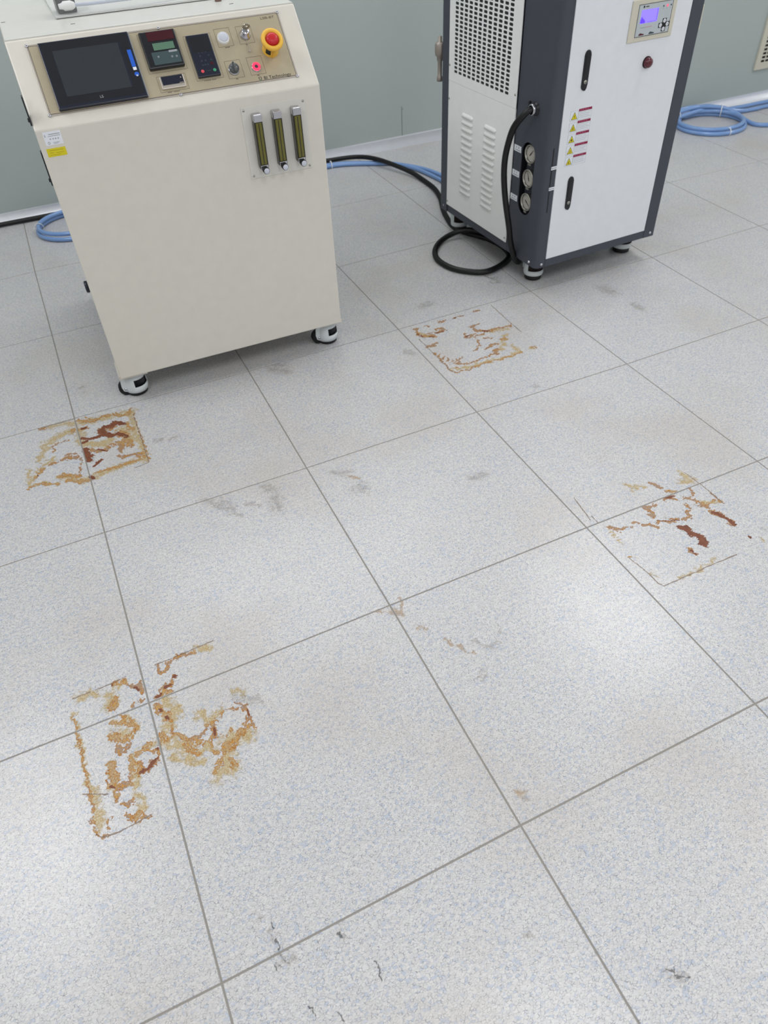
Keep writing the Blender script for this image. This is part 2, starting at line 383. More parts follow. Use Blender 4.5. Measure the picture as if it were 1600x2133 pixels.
# ---------------------------------------------------------------- room shell
X0, X1, Y0, ZC = -3.6, 7.2, -6.4, 2.6
fl = MB().mat(JOINT).box(X0, X1, Y0, 1.6, -.06, -.0012).build('floor'); struct(fl)
RUST={"near machine":{"h":[[16.6,18,-637,72,-643,130,-652,181,-657],[11.2,174,-653,169,-761,172,-846,176,-916],[16.6,5,-674,1,-756,15,-764,67,-791,89,-775],[23.8,133,-742,152,-809],[12.6,3,-940,81,-930,175,-922],[12.1,-80,-614,-34,-617,2,-636],[16.1,-109,-705,-77,-687,-41,-671,-11,-673],[10.5,-135,-778,-98,-704],[7.1,-168,-813,-172,-898],[9.0,-162,-866,-124,-810,-89,-790],[6.7,-172,-892,-134,-899,-91,-925],[13.4,-80,-891,-51,-912,-6,-948],[9.8,175,-848,172,-940]],"a":[[4.5,9,-614,33,-641,55,-649,89,-637,123,-648,140,-661,167,-668,182,-634],[3.3,18,-637,42,-631],[2.8,36,-617,48,-642],[2.8,121,-632,129,-659],[2.8,132,-638,140,-661],[6.5,12,-674,28,-675],[11.7,69,-708,81,-729,108,-707],[11.6,92,-756,119,-756,138,-780],[5.2,108,-799,118,-825,136,-814,149,-842],[5.3,155,-710,156,-747,166,-756],[7.1,24,-802,44,-820,65,-824,83,-807,98,-808],[4.5,98,-875,107,-886,130,-885,156,-889,173,-898],[4.1,108,-860,110,-807],[4.2,118,-846,124,-794],[4.2,134,-840,136,-793],[4.2,145,-846,150,-808],[4.4,20,-924,49,-923,59,-926],[3.9,59,-926,93,-924,123,-921,160,-924],[6.9,156,-905,176,-916],[1.6,184,-666,182,-695,182,-796,182,-872,179,-931],[6.6,-112,-612,-97,-612],[2.1,-89,-723,-70,-719,-39,-711],[2.6,-89,-723,-81,-747,-86,-758],[7.1,-66,-808,-40,-809,-24,-821],[3.6,-52,-789,-24,-797],[2.0,-10,-831,-17,-866,-26,-900],[6.0,-85,-812,-100,-817],[5.9,-126,-828,-142,-845],[4.4,-150,-854,-155,-864],[7.7,-82,-890,-62,-893,-30,-917],[5.7,-65,-917,-33,-943,-6,-948],[3.3,-151,-893,-131,-901,-91,-925],[2.4,-176,-904,-161,-894],[6.5,-18,-669,-1,-671]],"d":[[9.8,115,-692,129,-703,141,-710],[8.6,79,-699,108,-707],[10.6,68,-715,79,-742,96,-758],[6.3,5,-727,26,-740,41,-743,64,-741],[5.2,5,-752,17,-748],[6.3,112,-752,128,-771,141,-785],[9.1,7,-790,10,-822,12,-853],[6.0,11,-836,23,-832],[4.5,22,-887,35,-874,47,-868],[6.7,3,-937,8,-943],[3.5,45,-810,68,-832],[4.9,13,-671,24,-673],[2.9,-146,-850,-143,-854]],"l":[[1.7,-1,-605,-112,-605],[1.6,182,-672,180,-823,177,-949],[1.4,176,-952,131,-957]]},"between machines":{"a":[[4.9,1252,-642,1261,-642,1248,-677,1256,-706,1274,-712,1296,-712],[6.6,1263,-702,1293,-722],[3.9,1299,-697,1281,-691],[6.1,1310,-703,1330,-705,1350,-700],[4.5,1320,-683,1338,-681,1352,-697],[5.8,1358,-636,1380,-644],[3.5,1418,-643,1431,-641],[4.1,1445,-636,1460,-640],[4.2,1515,-639,1539,-634],[3.4,1299,-644,1310,-649],[6.4,1242,-775,1258,-776,1276,-770],[4.5,1443,-730,1465,-730,1483,-722],[5.0,1451,-739,1450,-772,1468,-770,1488,-789,1512,-785,1562,-792,1580,-798],[4.9,1403,-762,1392,-789,1408,-790,1432,-779],[4.9,1425,-799,1449,-796,1472,-793],[2.7,1424,-815,1410,-855,1376,-884],[3.8,1452,-824,1475,-837],[6.5,1503,-859,1514,-861],[5.3,1418,-892,1445,-875,1468,-880],[9.4,1430,-929,1445,-914],[2.6,1400,-936,1433,-931],[4.0,1260,-941,1273,-945],[2.0,1241,-818,1241,-856,1241,-901,1240,-956],[3.0,1240,-956,1253,-970,1307,-974,1379,-965,1428,-973,1483,-973,1518,-966],[3.0,1271,-922,1303,-939,1343,-942,1371,-935,1388,-936],[3.6,1241,-825,1242,-838],[2.1,1241,-856,1254,-840],[2.1,1247,-875,1263,-861],[2.1,1254,-893,1270,-879],[2.0,1259,-911,1276,-894],[2.0,1273,-919,1292,-899],[2.1,1279,-922,1316,-893],[2.0,1282,-931,1295,-916],[2.1,1567,-957,1581,-961,1580,-973],[2.3,1572,-797,1590,-782]],"h":[[8.1,1248,-949,1314,-963,1380,-962,1451,-971,1517,-961],[10.7,1531,-841,1502,-874,1466,-918],[8.3,1510,-910,1517,-961],[7.7,1253,-671,1286,-723],[6.3,1556,-960,1577,-967],[6.7,1489,-794,1560,-808]],"d":[[3.8,1279,-719,1288,-724],[3.3,1313,-705,1338,-706],[2.9,1422,-645,1430,-643],[2.2,1246,-676,1257,-705],[2.8,1467,-773,1488,-789],[2.7,1395,-783,1416,-778],[2.3,1453,-641,1459,-641]],"l":[[1.7,1598,-627,1593,-741,1592,-850],[1.6,1236,-712,1237,-831,1239,-959]]},"right side":{"h":[[9.9,1400,-1707,1406,-1722,1435,-1731],[11.4,1572,-1741,1575,-1780],[9.1,1562,-1773,1533,-1764],[5.2,1243,-1997,1249,-2019],[7.1,1493,-1779,1495,-1793],[6.1,1538,-1861,1578,-1876],[3.2,1247,-1827,1242,-1887],[3.9,1231,-1937,1240,-1937],[4.0,1580,-2035,1579,-2040],[4.5,1425,-2036,1358,-2046,1296,-2047]],"a":[[6.8,1469,-1734,1473,-1748],[2.2,1475,-1758,1480,-1763],[5.3,1486,-1782,1500,-1789],[4.4,1456,-1802,1477,-1804,1485,-1820],[6.0,1384,-1804,1400,-1807,1387,-1817,1386,-1839],[2.6,1409,-1806,1420,-1809],[4.3,1491,-1848,1492,-1860],[5.6,1509,-1823,1524,-1837,1526,-1855,1538,-1876],[3.5,1548,-1802,1535,-1825],[2.6,1543,-1875,1579,-1865,1586,-1886],[1.3,1588,-1841,1588,-1884],[5.1,1477,-1869,1473,-1884,1451,-1889],[4.2,1439,-1883,1424,-1881,1399,-1870,1379,-1863],[4.1,1366,-1878,1355,-1861,1341,-1857],[2.9,1332,-1847,1319,-1837],[3.7,1304,-1846,1280,-1844,1259,-1833,1253,-1819],[4.3,1387,-1979,1385,-1993,1389,-2005],[7.1,1536,-1902,1544,-1912,1550,-1935,1552,-1960],[1.9,1228,-1936,1238,-1933]],"d":[[5.0,1537,-1904,1544,-1912,1550,-1935,1554,-1961],[8.2,1421,-1909,1434,-1918,1430,-1937],[10.5,1430,-1942,1441,-1959,1434,-1981],[3.1,1463,-1799,1487,-1803],[1.7,1382,-1859,1436,-1887],[3.6,1554,-2018,1557,-2021],[1.9,1388,-1983,1388,-2004],[3.3,1554,-1958,1558,-1963],[2.4,1448,-1970,1440,-1984]],"l":[[1.3,1236,-1681,1224,-1775],[1.2,1236,-1764,1235,-1794],[1.5,1228,-1936,1238,-1994,1238,-2036,1245,-2049,1295,-2049,1336,-2049,1410,-2048,1480,-2050],[1.3,1582,-1740,1586,-1798,1588,-1841,1586,-1886]]},"front left":{"h":[[11.4,-145,-1714,-118,-1714,-101,-1731],[13.4,-82,-1741,-72,-1763,-87,-1772],[4.6,-160,-1749,-158,-1803,-155,-1875,-154,-1931,-153,-1984,-152,-2052],[9.4,-157,-1929,-144,-1964,-147,-2004,-144,-2039],[16.3,34,-1811,45,-1838,24,-1885],[10.7,57,-1844,49,-1865],[16.8,6,-1908,44,-1942,70,-1966,96,-1968],[9.9,17,-1959,73,-1994],[10.6,96,-1880,113,-1905,141,-1893],[17.8,137,-1965,178,-1977],[16.9,126,-2005,112,-2028,94,-2037],[9.7,135,-2028,127,-2046],[7.4,180,-1853,197,-1870],[8.2,-60,-1914,-57,-1960,-69,-1990],[9.4,-65,-2003,-58,-2030,-74,-2050],[9.0,-88,-1814,-50,-1824,-38,-1850],[12.6,-87,-1846,-57,-1861],[10.3,-33,-1908,-14,-1906],[8.0,-104,-1911,-111,-1987],[8.8,132,-1700,164,-1717],[9.6,-44,-1720,-65,-1723]],"a":[[4.6,-67,-1713,-44,-1718,-35,-1729],[7.4,-71,-1759,-78,-1777],[6.1,-24,-1743,-11,-1745,-5,-1761],[3.3,-37,-1791,-31,-1787],[4.5,-17,-1788,-12,-1784],[3.9,40,-1712,41,-1733,59,-1730,60,-1712,82,-1709],[3.2,83,-1707,111,-1709,127,-1712],[5.2,17,-1794,32,-1788,52,-1794],[5.3,35,-1777,56,-1774,63,-1760],[5.0,66,-1754,70,-1759],[6.5,16,-1817,19,-1833,29,-1850,29,-1863],[7.6,12,-1895,16,-1905],[4.1,33,-1889,33,-1905,49,-1921,64,-1940],[3.5,50,-1917,67,-1930,85,-1935,104,-1916],[8.4,53,-1946,67,-1968],[6.1,66,-1933,82,-1949],[6.2,115,-1913,113,-1945,104,-1952],[2.2,129,-1912,142,-1902,155,-1892,175,-1906],[3.1,122,-1949,123,-1950],[3.4,135,-1955,136,-1957],[2.8,147,-1950,147,-1951],[2.0,101,-1986,99,-1957],[4.8,105,-1984,125,-1985,156,-1970,187,-1957],[6.1,150,-1979,140,-1989,123,-1992],[4.3,109,-2005,98,-2021,93,-2030],[4.2,132,-2016,133,-2035],[2.5,194,-1903,196,-1929,197,-1946,198,-1971],[2.2,173,-1889,187,-1900,193,-1915],[4.9,194,-1936,178,-1953,166,-1959],[3.9,-88,-1817,-72,-1817,-51,-1832,-38,-1850,-50,-1860],[7.0,-90,-1845,-80,-1865,-58,-1868],[1.8,-62,-1818,-61,-1806],[1.8,-44,-1831,-44,-1819],[4.8,-84,-1883,-76,-1895,-61,-1883],[4.8,-47,-1913,-33,-1908,-16,-1901],[2.7,-32,-1916,-17,-1923,-7,-1921],[7.3,-105,-1914,-103,-1938,-110,-1963],[8.4,-109,-1956,-96,-1970],[4.0,-66,-1911,-64,-1934,-72,-1957],[5.4,-63,-1928,-49,-1938],[4.5,-72,-1957,-78,-1975],[5.1,-107,-1979,-107,-1996],[3.9,-89,-1966,-85,-1975],[3.8,-97,-2011,-87,-2020,-77,-2014],[6.2,-93,-2037,-81,-2050,-72,-2051],[6.6,-53,-1958,-37,-1955,-16,-1947],[1.4,4,-1883,-3,-1923,-9,-1946],[1.9,-137,-2059,-131,-2029,-121,-2027],[1.6,-161,-1757,-159,-1811,-156,-1882,-156,-1933,-156,-1983,-157,-2049,-150,-2059,-138,-2063],[2.5,-161,-2017,-165,-2022],[1.2,-70,-2060,-49,-2059]],"d":[[3.3,-52,-1959,-37,-1957,-14,-1944],[3.1,-7,-1919,-6,-1921],[3.0,-21,-1745,-15,-1756],[3.4,21,-1792,29,-1789],[3.0,41,-1778,54,-1775],[3.5,64,-1756,71,-1757],[2.1,196,-1917,196,-1933],[2.4,115,-1930,113,-1945],[3.6,18,-1829,19,-1833],[2.7,-68,-1712,-68,-1717],[2.5,28,-1852,29,-1861],[2.6,-113,-1962,-105,-1969],[2.0,-23,-1951,-11,-1941]],"l":[[1.2,-157,-1712,-70,-1711,-34,-1706],[1.2,36,-1705,87,-1704,177,-1699],[1.2,-138,-2063,-113,-2065,-71,-2061,-46,-2058],[0.6,-170,-1953,-122,-1976],[0.9,-157,-2049,-150,-2059,-138,-2063]]}}
SMUDGE={"a":{"s":[[12.2,286,-1197,311,-1235,335,-1260,354,-1276],[10.3,334,-1222,359,-1272],[19.4,469,-1231,480,-1247],[21.3,474,-1288,468,-1329],[7.5,392,-1271,424,-1294],[8.3,346,-1290,363,-1311]]},"b":{"s":[[12.9,672,-1261,694,-1279,711,-1281],[23.8,711,-1360,715,-1369]],"b":[[5.9,704,-1298,721,-1318]]},"c":{"b":[[10.0,598,-1810,617,-1832],[4.7,640,-1785,618,-1833],[5.0,568,-1797,579,-1802]]},"d":{"b":[[7.1,640,-1885,650,-1897],[3.7,676,-1946,700,-1985,720,-2018]],"s":[[5.0,736,-1980,768,-2019],[6.2,767,-2011,781,-2014],[2.6,787,-2013,815,-1964],[5.9,709,-2070,719,-2068],[4.1,685,-2073,702,-2077],[1.8,623,-1987,614,-1986]],"l":[[1.8,647,-1987,648,-1988]]},"e":{"b":[[9.7,632,-2342,640,-2343]],"s":[[7.3,631,-2344,639,-2354]]},"f":{"l":[[1.2,106,-2379,105,-2400],[0.8,104,-2351,109,-2364],[0.6,101,-2412,108,-2410],[1.2,111,-2417,117,-2424],[0.8,91,-2416,92,-2426],[0.6,212,-2417,212,-2428],[0.5,126,-2500,127,-2519],[0.5,161,-2533,168,-2546],[0.6,248,-2489,251,-2518]],"s":[[7.9,98,-2407,122,-2422],[4.2,89,-2319,90,-2337],[4.0,100,-2355,104,-2395],[3.6,212,-2413,215,-2432]]},"g":{"s":[[9.1,687,-2712,692,-2724,708,-2735]],"l":[[2.3,691,-2708,702,-2719],[1.5,697,-2724,719,-2740]]},"h":{"s":[[6.4,509,-2564,515,-2570]]},"i":{"s":[[9.5,181,-1873,195,-1886,225,-1904]]},"j":{"s":[[17.2,1158,-769,1169,-786],[10.2,221,-856,233,-857],[10.3,266,-866,284,-867],[11.0,1445,-1165,1446,-1175]]},"k":{"s":[[24.3,1357,-501,1386,-498]]},"l":{"l":[[2.2,1703,-398,1703,-420,1725,-436],[1.6,1692,-451,1696,-471,1728,-484],[1.6,1729,-430,1744,-439],[1.6,1698,-387,1700,-405]],"s":[[11.8,1706,-408,1725,-470]]},"m":{"s":[[6.9,45,-431,56,-421],[4.5,49,-456,52,-465]]},"n":{"s":[[19.1,681,-641,729,-684],[14.6,704,-625,737,-636]]},"o":{"s":[[26.1,2056,-722,2064,-773],[16.5,2077,-890,2085,-937],[14.1,1026,-1475,1057,-1478]]},"p":{"s":[[4.7,1240,-1889,1243,-1891],[3.4,1404,-1854,1410,-1862],[5.7,1607,-2012,1611,-2017],[2.2,1099,-1975,1120,-1988]]}}
CORNER={(0,-1):(-0.0056,0.6201),(0,0):(-0.0029,0.0043),(0,1):(-0.0007,-0.6004),(0,2):(0.0002,-1.1983),(0,3):(-0.0006,-1.8002),(0,4):(-0.0010,-2.4039),(1,2):(0.6043,-1.2036),(1,3):(0.6051,-1.7939),(1,4):(0.6015,-2.3983),(1,1):(0.6059,-0.6107),(2,0):(1.1973,-0.0168),(2,1):(1.1990,-0.6119),(2,2):(1.1978,-1.2014),(2,3):(1.1973,-1.7939),(2,4):(1.1988,-2.3968),(3,-1):(1.8030,0.5983),(3,0):(1.7968,-0.0040),(3,1):(1.7941,-0.6020),(3,2):(1.7954,-1.2060),(3,3):(1.8014,-1.7970),(4,1):(2.3999,-0.6046),(5,1):(3.0092,-0.5940),(5,0):(3.0134,0.0091)}
def corner(i, j): return CORNER.get((i, j), (i*.6, -j*.6))
wall_y = lambda x: 1.262-.0100*x
for i in range(-6, 12):
    for j in range(-3, 10):
        c = [Vector(corner(i, j)), Vector(corner(i+1, j)), Vector(corner(i+1, j+1)), Vector(corner(i, j+1))]
        if c[0].x < X0-.3 or c[2].y < Y0-.3: continue
        g = .0019
        # inset each side by half a joint
        cen = sum(c, Vector((0, 0)))/4
        q = [p+Vector((g if p.x < cen.x else -g, g if p.y < cen.y else -g)) for p in c]
        m = MB().mat(TILE)
        t = bmesh.new()
        top = [t.verts.new((p.x+(.0006 if p.x < cen.x else -.0006), p.y+(.0006 if p.y < cen.y else -.0006), 0)) for p in q]
        mid = [t.verts.new((p.x, p.y, -.0005)) for p in q]; bot = [t.verts.new((p.x, p.y, -.005)) for p in q]
        t.faces.new(top)
        for A, B in ((top, mid), (mid, bot)):
            for k in range(4): t.faces.new((A[k], A[(k+1) % 4], B[(k+1) % 4], B[k]))
        m.merge(t); o = m.build('floor_tile', fl)

# main wall (left portion) and the nearer portion behind and right of the chiller
JX, WR = 2.9, .785
wb = MB().mat(WALL).prism([(X0, wall_y(X0)), (JX, wall_y(JX)), (JX, 1.6), (X0, 1.6)], 0, ZC).build('wall_back'); struct(wb)
wr = MB().mat(WALL).prism([(JX, WR), (X1, WR), (X1, 1.6), (JX, 1.6)], 0, ZC).build('wall_back_right'); struct(wr)
MB().mat(GROOVE).box(2.1175, 2.1195, wall_y(2.12)-.0006, wall_y(2.12)+.004, .045, .20).build('panel_seam', wb)
MB().mat(GROOVE).box(2.121, 2.128, wall_y(2.12)-.0006, wall_y(2.12)+.004, .186, .188).build('panel_seam', wb)
struct(MB().mat(ROOM).box(X0-.1, X0, Y0, 1.6, 0, ZC).build('wall_left'))
struct(MB().mat(ROOM).box(X1, X1+.1, Y0, 1.6, 0, ZC).build('wall_right'))
struct(MB().mat(ROOM).box(X0, X1, Y0-.1, Y0, 0, ZC).build('wall_front'))
struct(MB().mat(ROOM).box(X0, X1, Y0, 1.6, ZC, ZC+.1).build('ceiling'))
def cove(name, p0, p1):
    r = .040
    prof = [(-.0025, r+.008), (-.0025, r+.003)]+[(-r+r*math.cos(a)-.0025, r-r*math.sin(a)+.002) for a in [math.pi/2*k/10 for k in range(11)]]+[(-r-.006, .0022), (-r-.006, .0002), (-.0001, .0002), (-.0001, r+.008)]
    a, b = Vector(p0), Vector(p1); d = (b-a).normalized(); nrm = Vector((-d.y, d.x))
    bm = bmesh.new(); A = [bm.verts.new((a.x+nrm.x*y, a.y+nrm.y*y, z)) for y, z in prof]; B = [bm.verts.new((b.x+nrm.x*y, b.y+nrm.y*y, z)) for y, z in prof]
    for k in range(len(prof)): f = bm.faces.new((A[k], A[(k+1) % len(prof)], B[(k+1) % len(prof)], B[k])); f.smooth = 1 < k < 12
    bm.faces.new(A); bm.faces.new(B[::-1]); m = MB().mat(ALU); m.merge(bm); o = m.build(name); struct(o); return o
cove('baseboard_back', (X0, wall_y(X0)), (JX-.01, wall_y(JX)))
cove('baseboard_right', (JX, WR), (X1, WR))

# ---------------------------------------------------------------- wall vent at the right edge
F = frame((4.258, WR, .178), (1, 0, 0), (0, 0, 1))
vt = thing('wall_vent', 'cream slotted vent grille mounted low on grey wall at right edge', 'vent', (4.5, WR, .178))
vt_m = lambda o: setattr(o, 'matrix_parent_inverse', Matrix.Translation((-4.5, -WR, -.178)))
def vslots():
    hs = []
    for r_ in range(15):
        for c in range(13):
            u = .040+c*.0335; v = .036+r_*.0205
            hs.append([(u, v), (u+.027, v), (u+.027, v+.0125), (u, v+.0125)])
    return hs
vt_m(MB(F).mat(BEIGE).plate([(.028, .028), (.49, .028), (.49, .36), (.028, .36)], vslots(), .004, .007).build('grille', vt))
vt_m(MB(F).mat(BEIGE).rect(0, .52, 0, .39, .032, .0005, .011).build('vent_frame', vt))
vt_m(MB(F).mat(BLACK).box(.03, .488, .03, .358, .0005, .0015).build('backing', vt))

# ---------------------------------------------------------------- casters
PROF_A = [(.033, .013), (.038, .015), (.0400, .026), (.0400, .038), (.0375, .064), (.031, .076), (.018, .084), (0, .085)]
PROF_B = [(.033, .020), (.038, .021), (.0400, .025), (.0400, .042), (.0385, .080), (.030, .0865), (.018, .087), (0, .087)]
def caster(parent, x, y, rz, plate_m, h=.1, win=(-1.75, -.12), gear=BLACK):
    mtx = Matrix.Translation((x, y, 0)) @ Matrix.Rotation(rz, 4, 'Z')
    def fin(o): return o
    b = MB(mtx).mat(CAST)
    sk = lambda k, a: k == 3 and win[0] <= ((a+math.pi) % (2*math.pi))-math.pi <= win[1]
    b.lathe(0, 0, PROF_A if win[1] < 0 else PROF_B, 40, skip=sk)
    # arm plates to the wheel axle
    for yy in (-.0165, .0135):
        fr2 = mtx @ frame((0, yy, 0), (1, 0, 0), (0, 0, 1))
        bb = MB(fr2); bb.prism([(-.012, .080), (-.030, .078), (-.047, .066), (-.049, .04), (-.045, .024), (-.036, .019), (-.027, .024), (-.012, .03)], 0, .003)
        t = bb.bm; b.fr = Matrix.Identity(4); b.merge(t)
    b.fr = mtx
    o = b.build('caster', parent)
    so = o.modifiers.new('thickness', 'SOLIDIFY'); so.thickness = .0018; so.offset = -1
    MB(mtx).mat(plate_m).box(-.047, .047, -.049, .049, .0862, h, .001).build('mounting_plate', o)
    w_ = MB(mtx @ frame((-.033, 0, .027), (1, 0, 0), (0, 0, 1))).mat(RUBBER); w_.lathe(0, 0, [(0, -.012), (.022, -.012), (.027, -.009), (.027, .009), (.022, .012), (0, .012)], 28); w_.build('wheel', o)
    MB(mtx @ frame((-.037, 0, .030), (1, 0, 0), (0, 0, 1))).mat(CHROME).lathe(0, 0, [(.0058, .016), (.0058, .021), (.004, .023), (0, .0235)], 16).build('axle_bolt', o)
    g = MB(mtx).mat(gear); t = bmesh.new(); n = 36; A = []; B = []
    for i in range(2*n):
        a = math.pi*i/n; r_ = .034 if i % 2 else .0315
        A.append(t.verts.new((r_*math.cos(a), r_*math.sin(a), .036))); B.append(t.verts.new((r_*math.cos(a), r_*math.sin(a), .072)))
    for i in range(2*n): j = (i+1) % (2*n); t.faces.new((A[i], A[j], B[j], B[i]))
    t.faces.new(A[::-1]); t.faces.new(B); g.merge(t); g.build('levelling_gear', o)
    MB(mtx).mat(RUBBER).lathe(0, 0, [(0, .0005), (.029, .0005), (.034, .003), (.034, .013), (.030, .018), (.008, .019), (.008, .044)], 32).build('levelling_pad', o)
    return o

# ---------------------------------------------------------------- cream control cabinet
W1, D1 = .786, .85
th1 = math.radians(-1.1)
c1 = Vector((.182, -.61, 0)); ctr = c1 + Matrix.Rotation(th1, 3, 'Z') @ Vector((W1/2, D1/2, 0))
cab = thing('control_cabinet', 'cream sheet-metal control cabinet on casters with sloped instrument panel and touchscreen', 'cabinet', ctr, th1)
ox, oy = -W1/2, -D1/2
FF = frame((ox, oy, 0), (1, 0, 0), (0, 0, 1))                     # front face
sv = Vector((0, .165, .173)); FS = frame((ox, oy, .862), (1, 0, 0), sv)   # sloped face
FP = frame((ox, 0, 0), (0, 1, 0), (0, 0, 1), (1, 0, 0))
m = MB(FP).mat(PAINT); m.prism([(oy, .1), (oy+D1, .1), (oy+D1, 1.032), (oy+.164, 1.032), (oy, .862)], 0, W1, .0035); m.build('cabinet_body', cab)
m = MB().mat(TOPM); m.box(ox+.002, ox+W1-.002, oy+.168, oy+D1, 1.0315, 1.0355, .001); m.build('top_panel', cab)
for px, py in ((.012, -.197+.61), (.185, .262), (.628, .255)): MB().mat(GROOVE).box(ox+px-.006, ox+px+.006, oy+py-.0012, oy+py+.0012, 1.0352, 1.0362).build('screw_slot', cab)
# instrument plate
pl = MB(FS).mat(TRIM).box(.0470, .7320, .0300, .2190, 0, .0012, .0004).build('control_panel', cab, 'thin metal instrument plate with screwed corners')
MB(FS).mat(LINE).rect(.0515, .7275, .0345, .2145, .0012, .0011, .0016).build('border_line', pl)
MB(FS).mat(PANEL).box(.0527, .7263, .0357, .2133, .0008, .0016).build('face_plate', pl)
for u, v in ((.0495, .2165), (.7295, .2165), (.7295, .0325), (.0495, .0325), (.392, .2168), (.394, .0325)):
    MB(FS).mat(CHROME).lathe(u, v, [(.0045, .0012), (.0042, .0028), (.0025, .0038), (0, .004)], 14).build('screw', pl)
# touchscreen
ts = MB(FS).mat(NAVY).prism([(.076, .037), (.307, .037), (.307, .2135), (.076, .2135)], .0014, .012, .002).build('touchscreen', cab, 'black touchscreen unit with dark screen')
MB(FS).mat(SCREEN).box(.106, .2735, .0665, .1875, .0118, .0123).build('screen', ts)
MB(FS).mat(BLACK).rect(.082, .301, .046, .209, .022, .0118, .0121).build('bezel', ts)
MB(FS).mat(INKG).box(.3065, .3095, .038, .212, .0016, .0085).build('side_strip', ts)
MB(FS).mat(BLUE).prism([(.2905, .118), (.301, .118), (.301, .164), (.2905, .164)], .0120, .0126).mat(LABEL).box(.2915, .3005, .109, .117, .0120, .0126).mat(BLUE).cyl(.2965, .098, .0058, .0120, .0126).mat(MILK).cyl(.2965, .094, .0025, .0126, .0128).build('blue_sticker', ts, 'blue and white sticker on right bezel')
text(FS, 'LS', .190, .0535, .0100, .0122, INKG, ts)
# recording controller with red window and green display
tc_ = MB(FS).mat(BLACK).box(.333, .4295, .104, .2045, .0014, .014, .003).build('temperature_controller', cab, 'square dark controller with red window and green display')
MB(FS).mat(DARKRED).box(.352, .4235, .176, .2005, .0138, .0145).build('red_window', tc_)
MB(FS).mat(TEAL).box(.350, .4235, .112, .146, .0138, .0143).build('key_area', tc_)
MB(FS).mat(LCDG).box(.360, .4165, .1505, .1695, .0138, .0146).build('lcd_display', tc_)
m = MB(FS).mat(INKG).box(.397, .4195, .141, .1465, .0143, .0146)
for u, v in ((.366, .133), (.402, .129), (.414, .1285)): m.ring(u, v, .0012, .0026, .0142, .0145, 12)
m.build('key_markings', tc_)
MB(FS).mat(LINE).rect(.3295, .4340, .0985, .2065, .0006, .0015, .0018).build('engraved_outline', pl)
# small counter
ct = MB(FS).mat(TRIM).box(.350, .4155, .0505, .0845, .0014, .007, .0015).build('hour_meter', cab, 'small black counter in silver bezel')
MB(FS).mat(NAVY).box(.3550, .4125, .0600, .0830, .0068, .0078).build('meter_window', ct)
MB(FS).mat(TRIM).cyl(.407, .075, .0018, .0076, .0084, 10).box(.400, .4115, .0605, .0618, .0076, .0084).build('reset_button', ct)
MB(FS).mat(LINE).rect(.3440, .4225, .0445, .0880, .0006, .0015, .0018).build('engraved_outline', pl)
m = MB(FS).mat(LINE)
for k, u in enumerate((.362, .366, .370, .379, .383, .387, .391)): m.box(u, u+.0028, .0418, .0436, .0015, .0018)
m.build('caption', pl)
# tall controller
tl = MB(FS).mat(NAVY).box(.4540, .5175, .0655, .1815, .0014, .010, .002).build('power_controller', cab, 'tall dark controller with red and green keys')
MB(FS).mat(BLACK).box(.460, .512, .132, .174, .0098, .0102).build('display_window', tl)
MB(FS).mat(REDK).cyl(.470, .0795, .0045, .0098, .0112, 16, .0006).build('red_key', tl); MB(FS).mat(GREEND).cyl(.5035, .079, .0045, .0098, .0112, 16, .0006).build('green_key', tl)
m = MB(FS).mat(TEAL)
for u in (.475, .4845, .494): m.cyl(u, .130, .0012, .0098, .0104, 8)
for u, v in ((.476, .1215), (.500, .121), (.476, .108), (.487, .108), (.503, .108), (.476, .096), (.483, .0965), (.490, .0965)): m.ring(u, v, .0010, .0020, .0098, .0102, 8)
m.box(.481, .493, .079, .0802, .0098, .0102); m.build('key_dots', tl)
MB(FS).mat(DARKRED).box(.498, .506, .094, .102, .0098, .0102).build('dark_red_mark', tl)
MB(FS).mat(LINE).rect(.4485, .5235, .0600, .1855, .0006, .0015, .0018).build('engraved_outline', pl)
m = MB(FS).mat(LINE)
for u in (.468, .472, .476, .480, .484, .490, .494, .498): m.box(u, u+.0026, .0575, .0590, .0015, .0018)
m.build('caption', pl)
# lamp, key switch, selector, lit push button with their engraved squares
for u0, u1, v0, v1 in ((.5362, .5798, .1418, .1932), (.5976, .6406, .1420, .1920), (.5370, .5816, .0525, .1022), (.6005, .6440, .0530, .1038)):
    MB(FS).mat(LINE).rect(u0, u1, v0, v1, .0007, .0015, .0018).build('engraved_outline', pl)
m = MB(FS).mat(LINE)
for u0, v in ((.5535, .1395), (.5555, .0503), (.6170, .0508), (.613, .139)):
    for k in range(4 if u0 < .555 else 2): m.box(u0+k*.0035, u0+k*.0035+.0024, v-.0012, v+.0012, .0015, .0019)
m.build('caption', pl)
lp = MB(FS).mat(WHITE).lathe(.5555, .1640, [(.0165, .0014), (.0165, .007), (.0150, .010), (.0140, .0105), (.0140, .0095)], 28).build('pilot_lamp', cab, 'round milky white pilot lamp')
MB(FS).mat(MILK).lathe(.5555, .1640, [(.0141, .0085), (.0135, .0105), (.009, .0125), (0, .0132)], 24).build('lens', lp)
ks = MB(FS).mat(CHROME).lathe(.6185, .1650, [(.0155, .0014), (.0155, .005), (.0135, .010), (.0110, .012), (.0105, .020), (.0085, .022), (0, .022)], 24).build('key_switch', cab, 'chrome key switch with key inserted')
MB(FS).mat(STEEL).box(.6175, .6195, .158, .172, .021, .029).build('key_blade', ks)
kf = FS @ frame((.6185, .165, .0), (1, 0, 0), (0, 0, 1))
kb = MB(kf).mat(STEEL); kb.plate([(.011*math.cos(a), .038+.011*math.sin(a)) for a in [2*math.pi*i/16 for i in range(16)]], [[(.004*math.cos(a), .041+.004*math.sin(a)) for a in [2*math.pi*i/10 for i in range(10)]]], -.001, .001); kb.build('key_bow', ks)
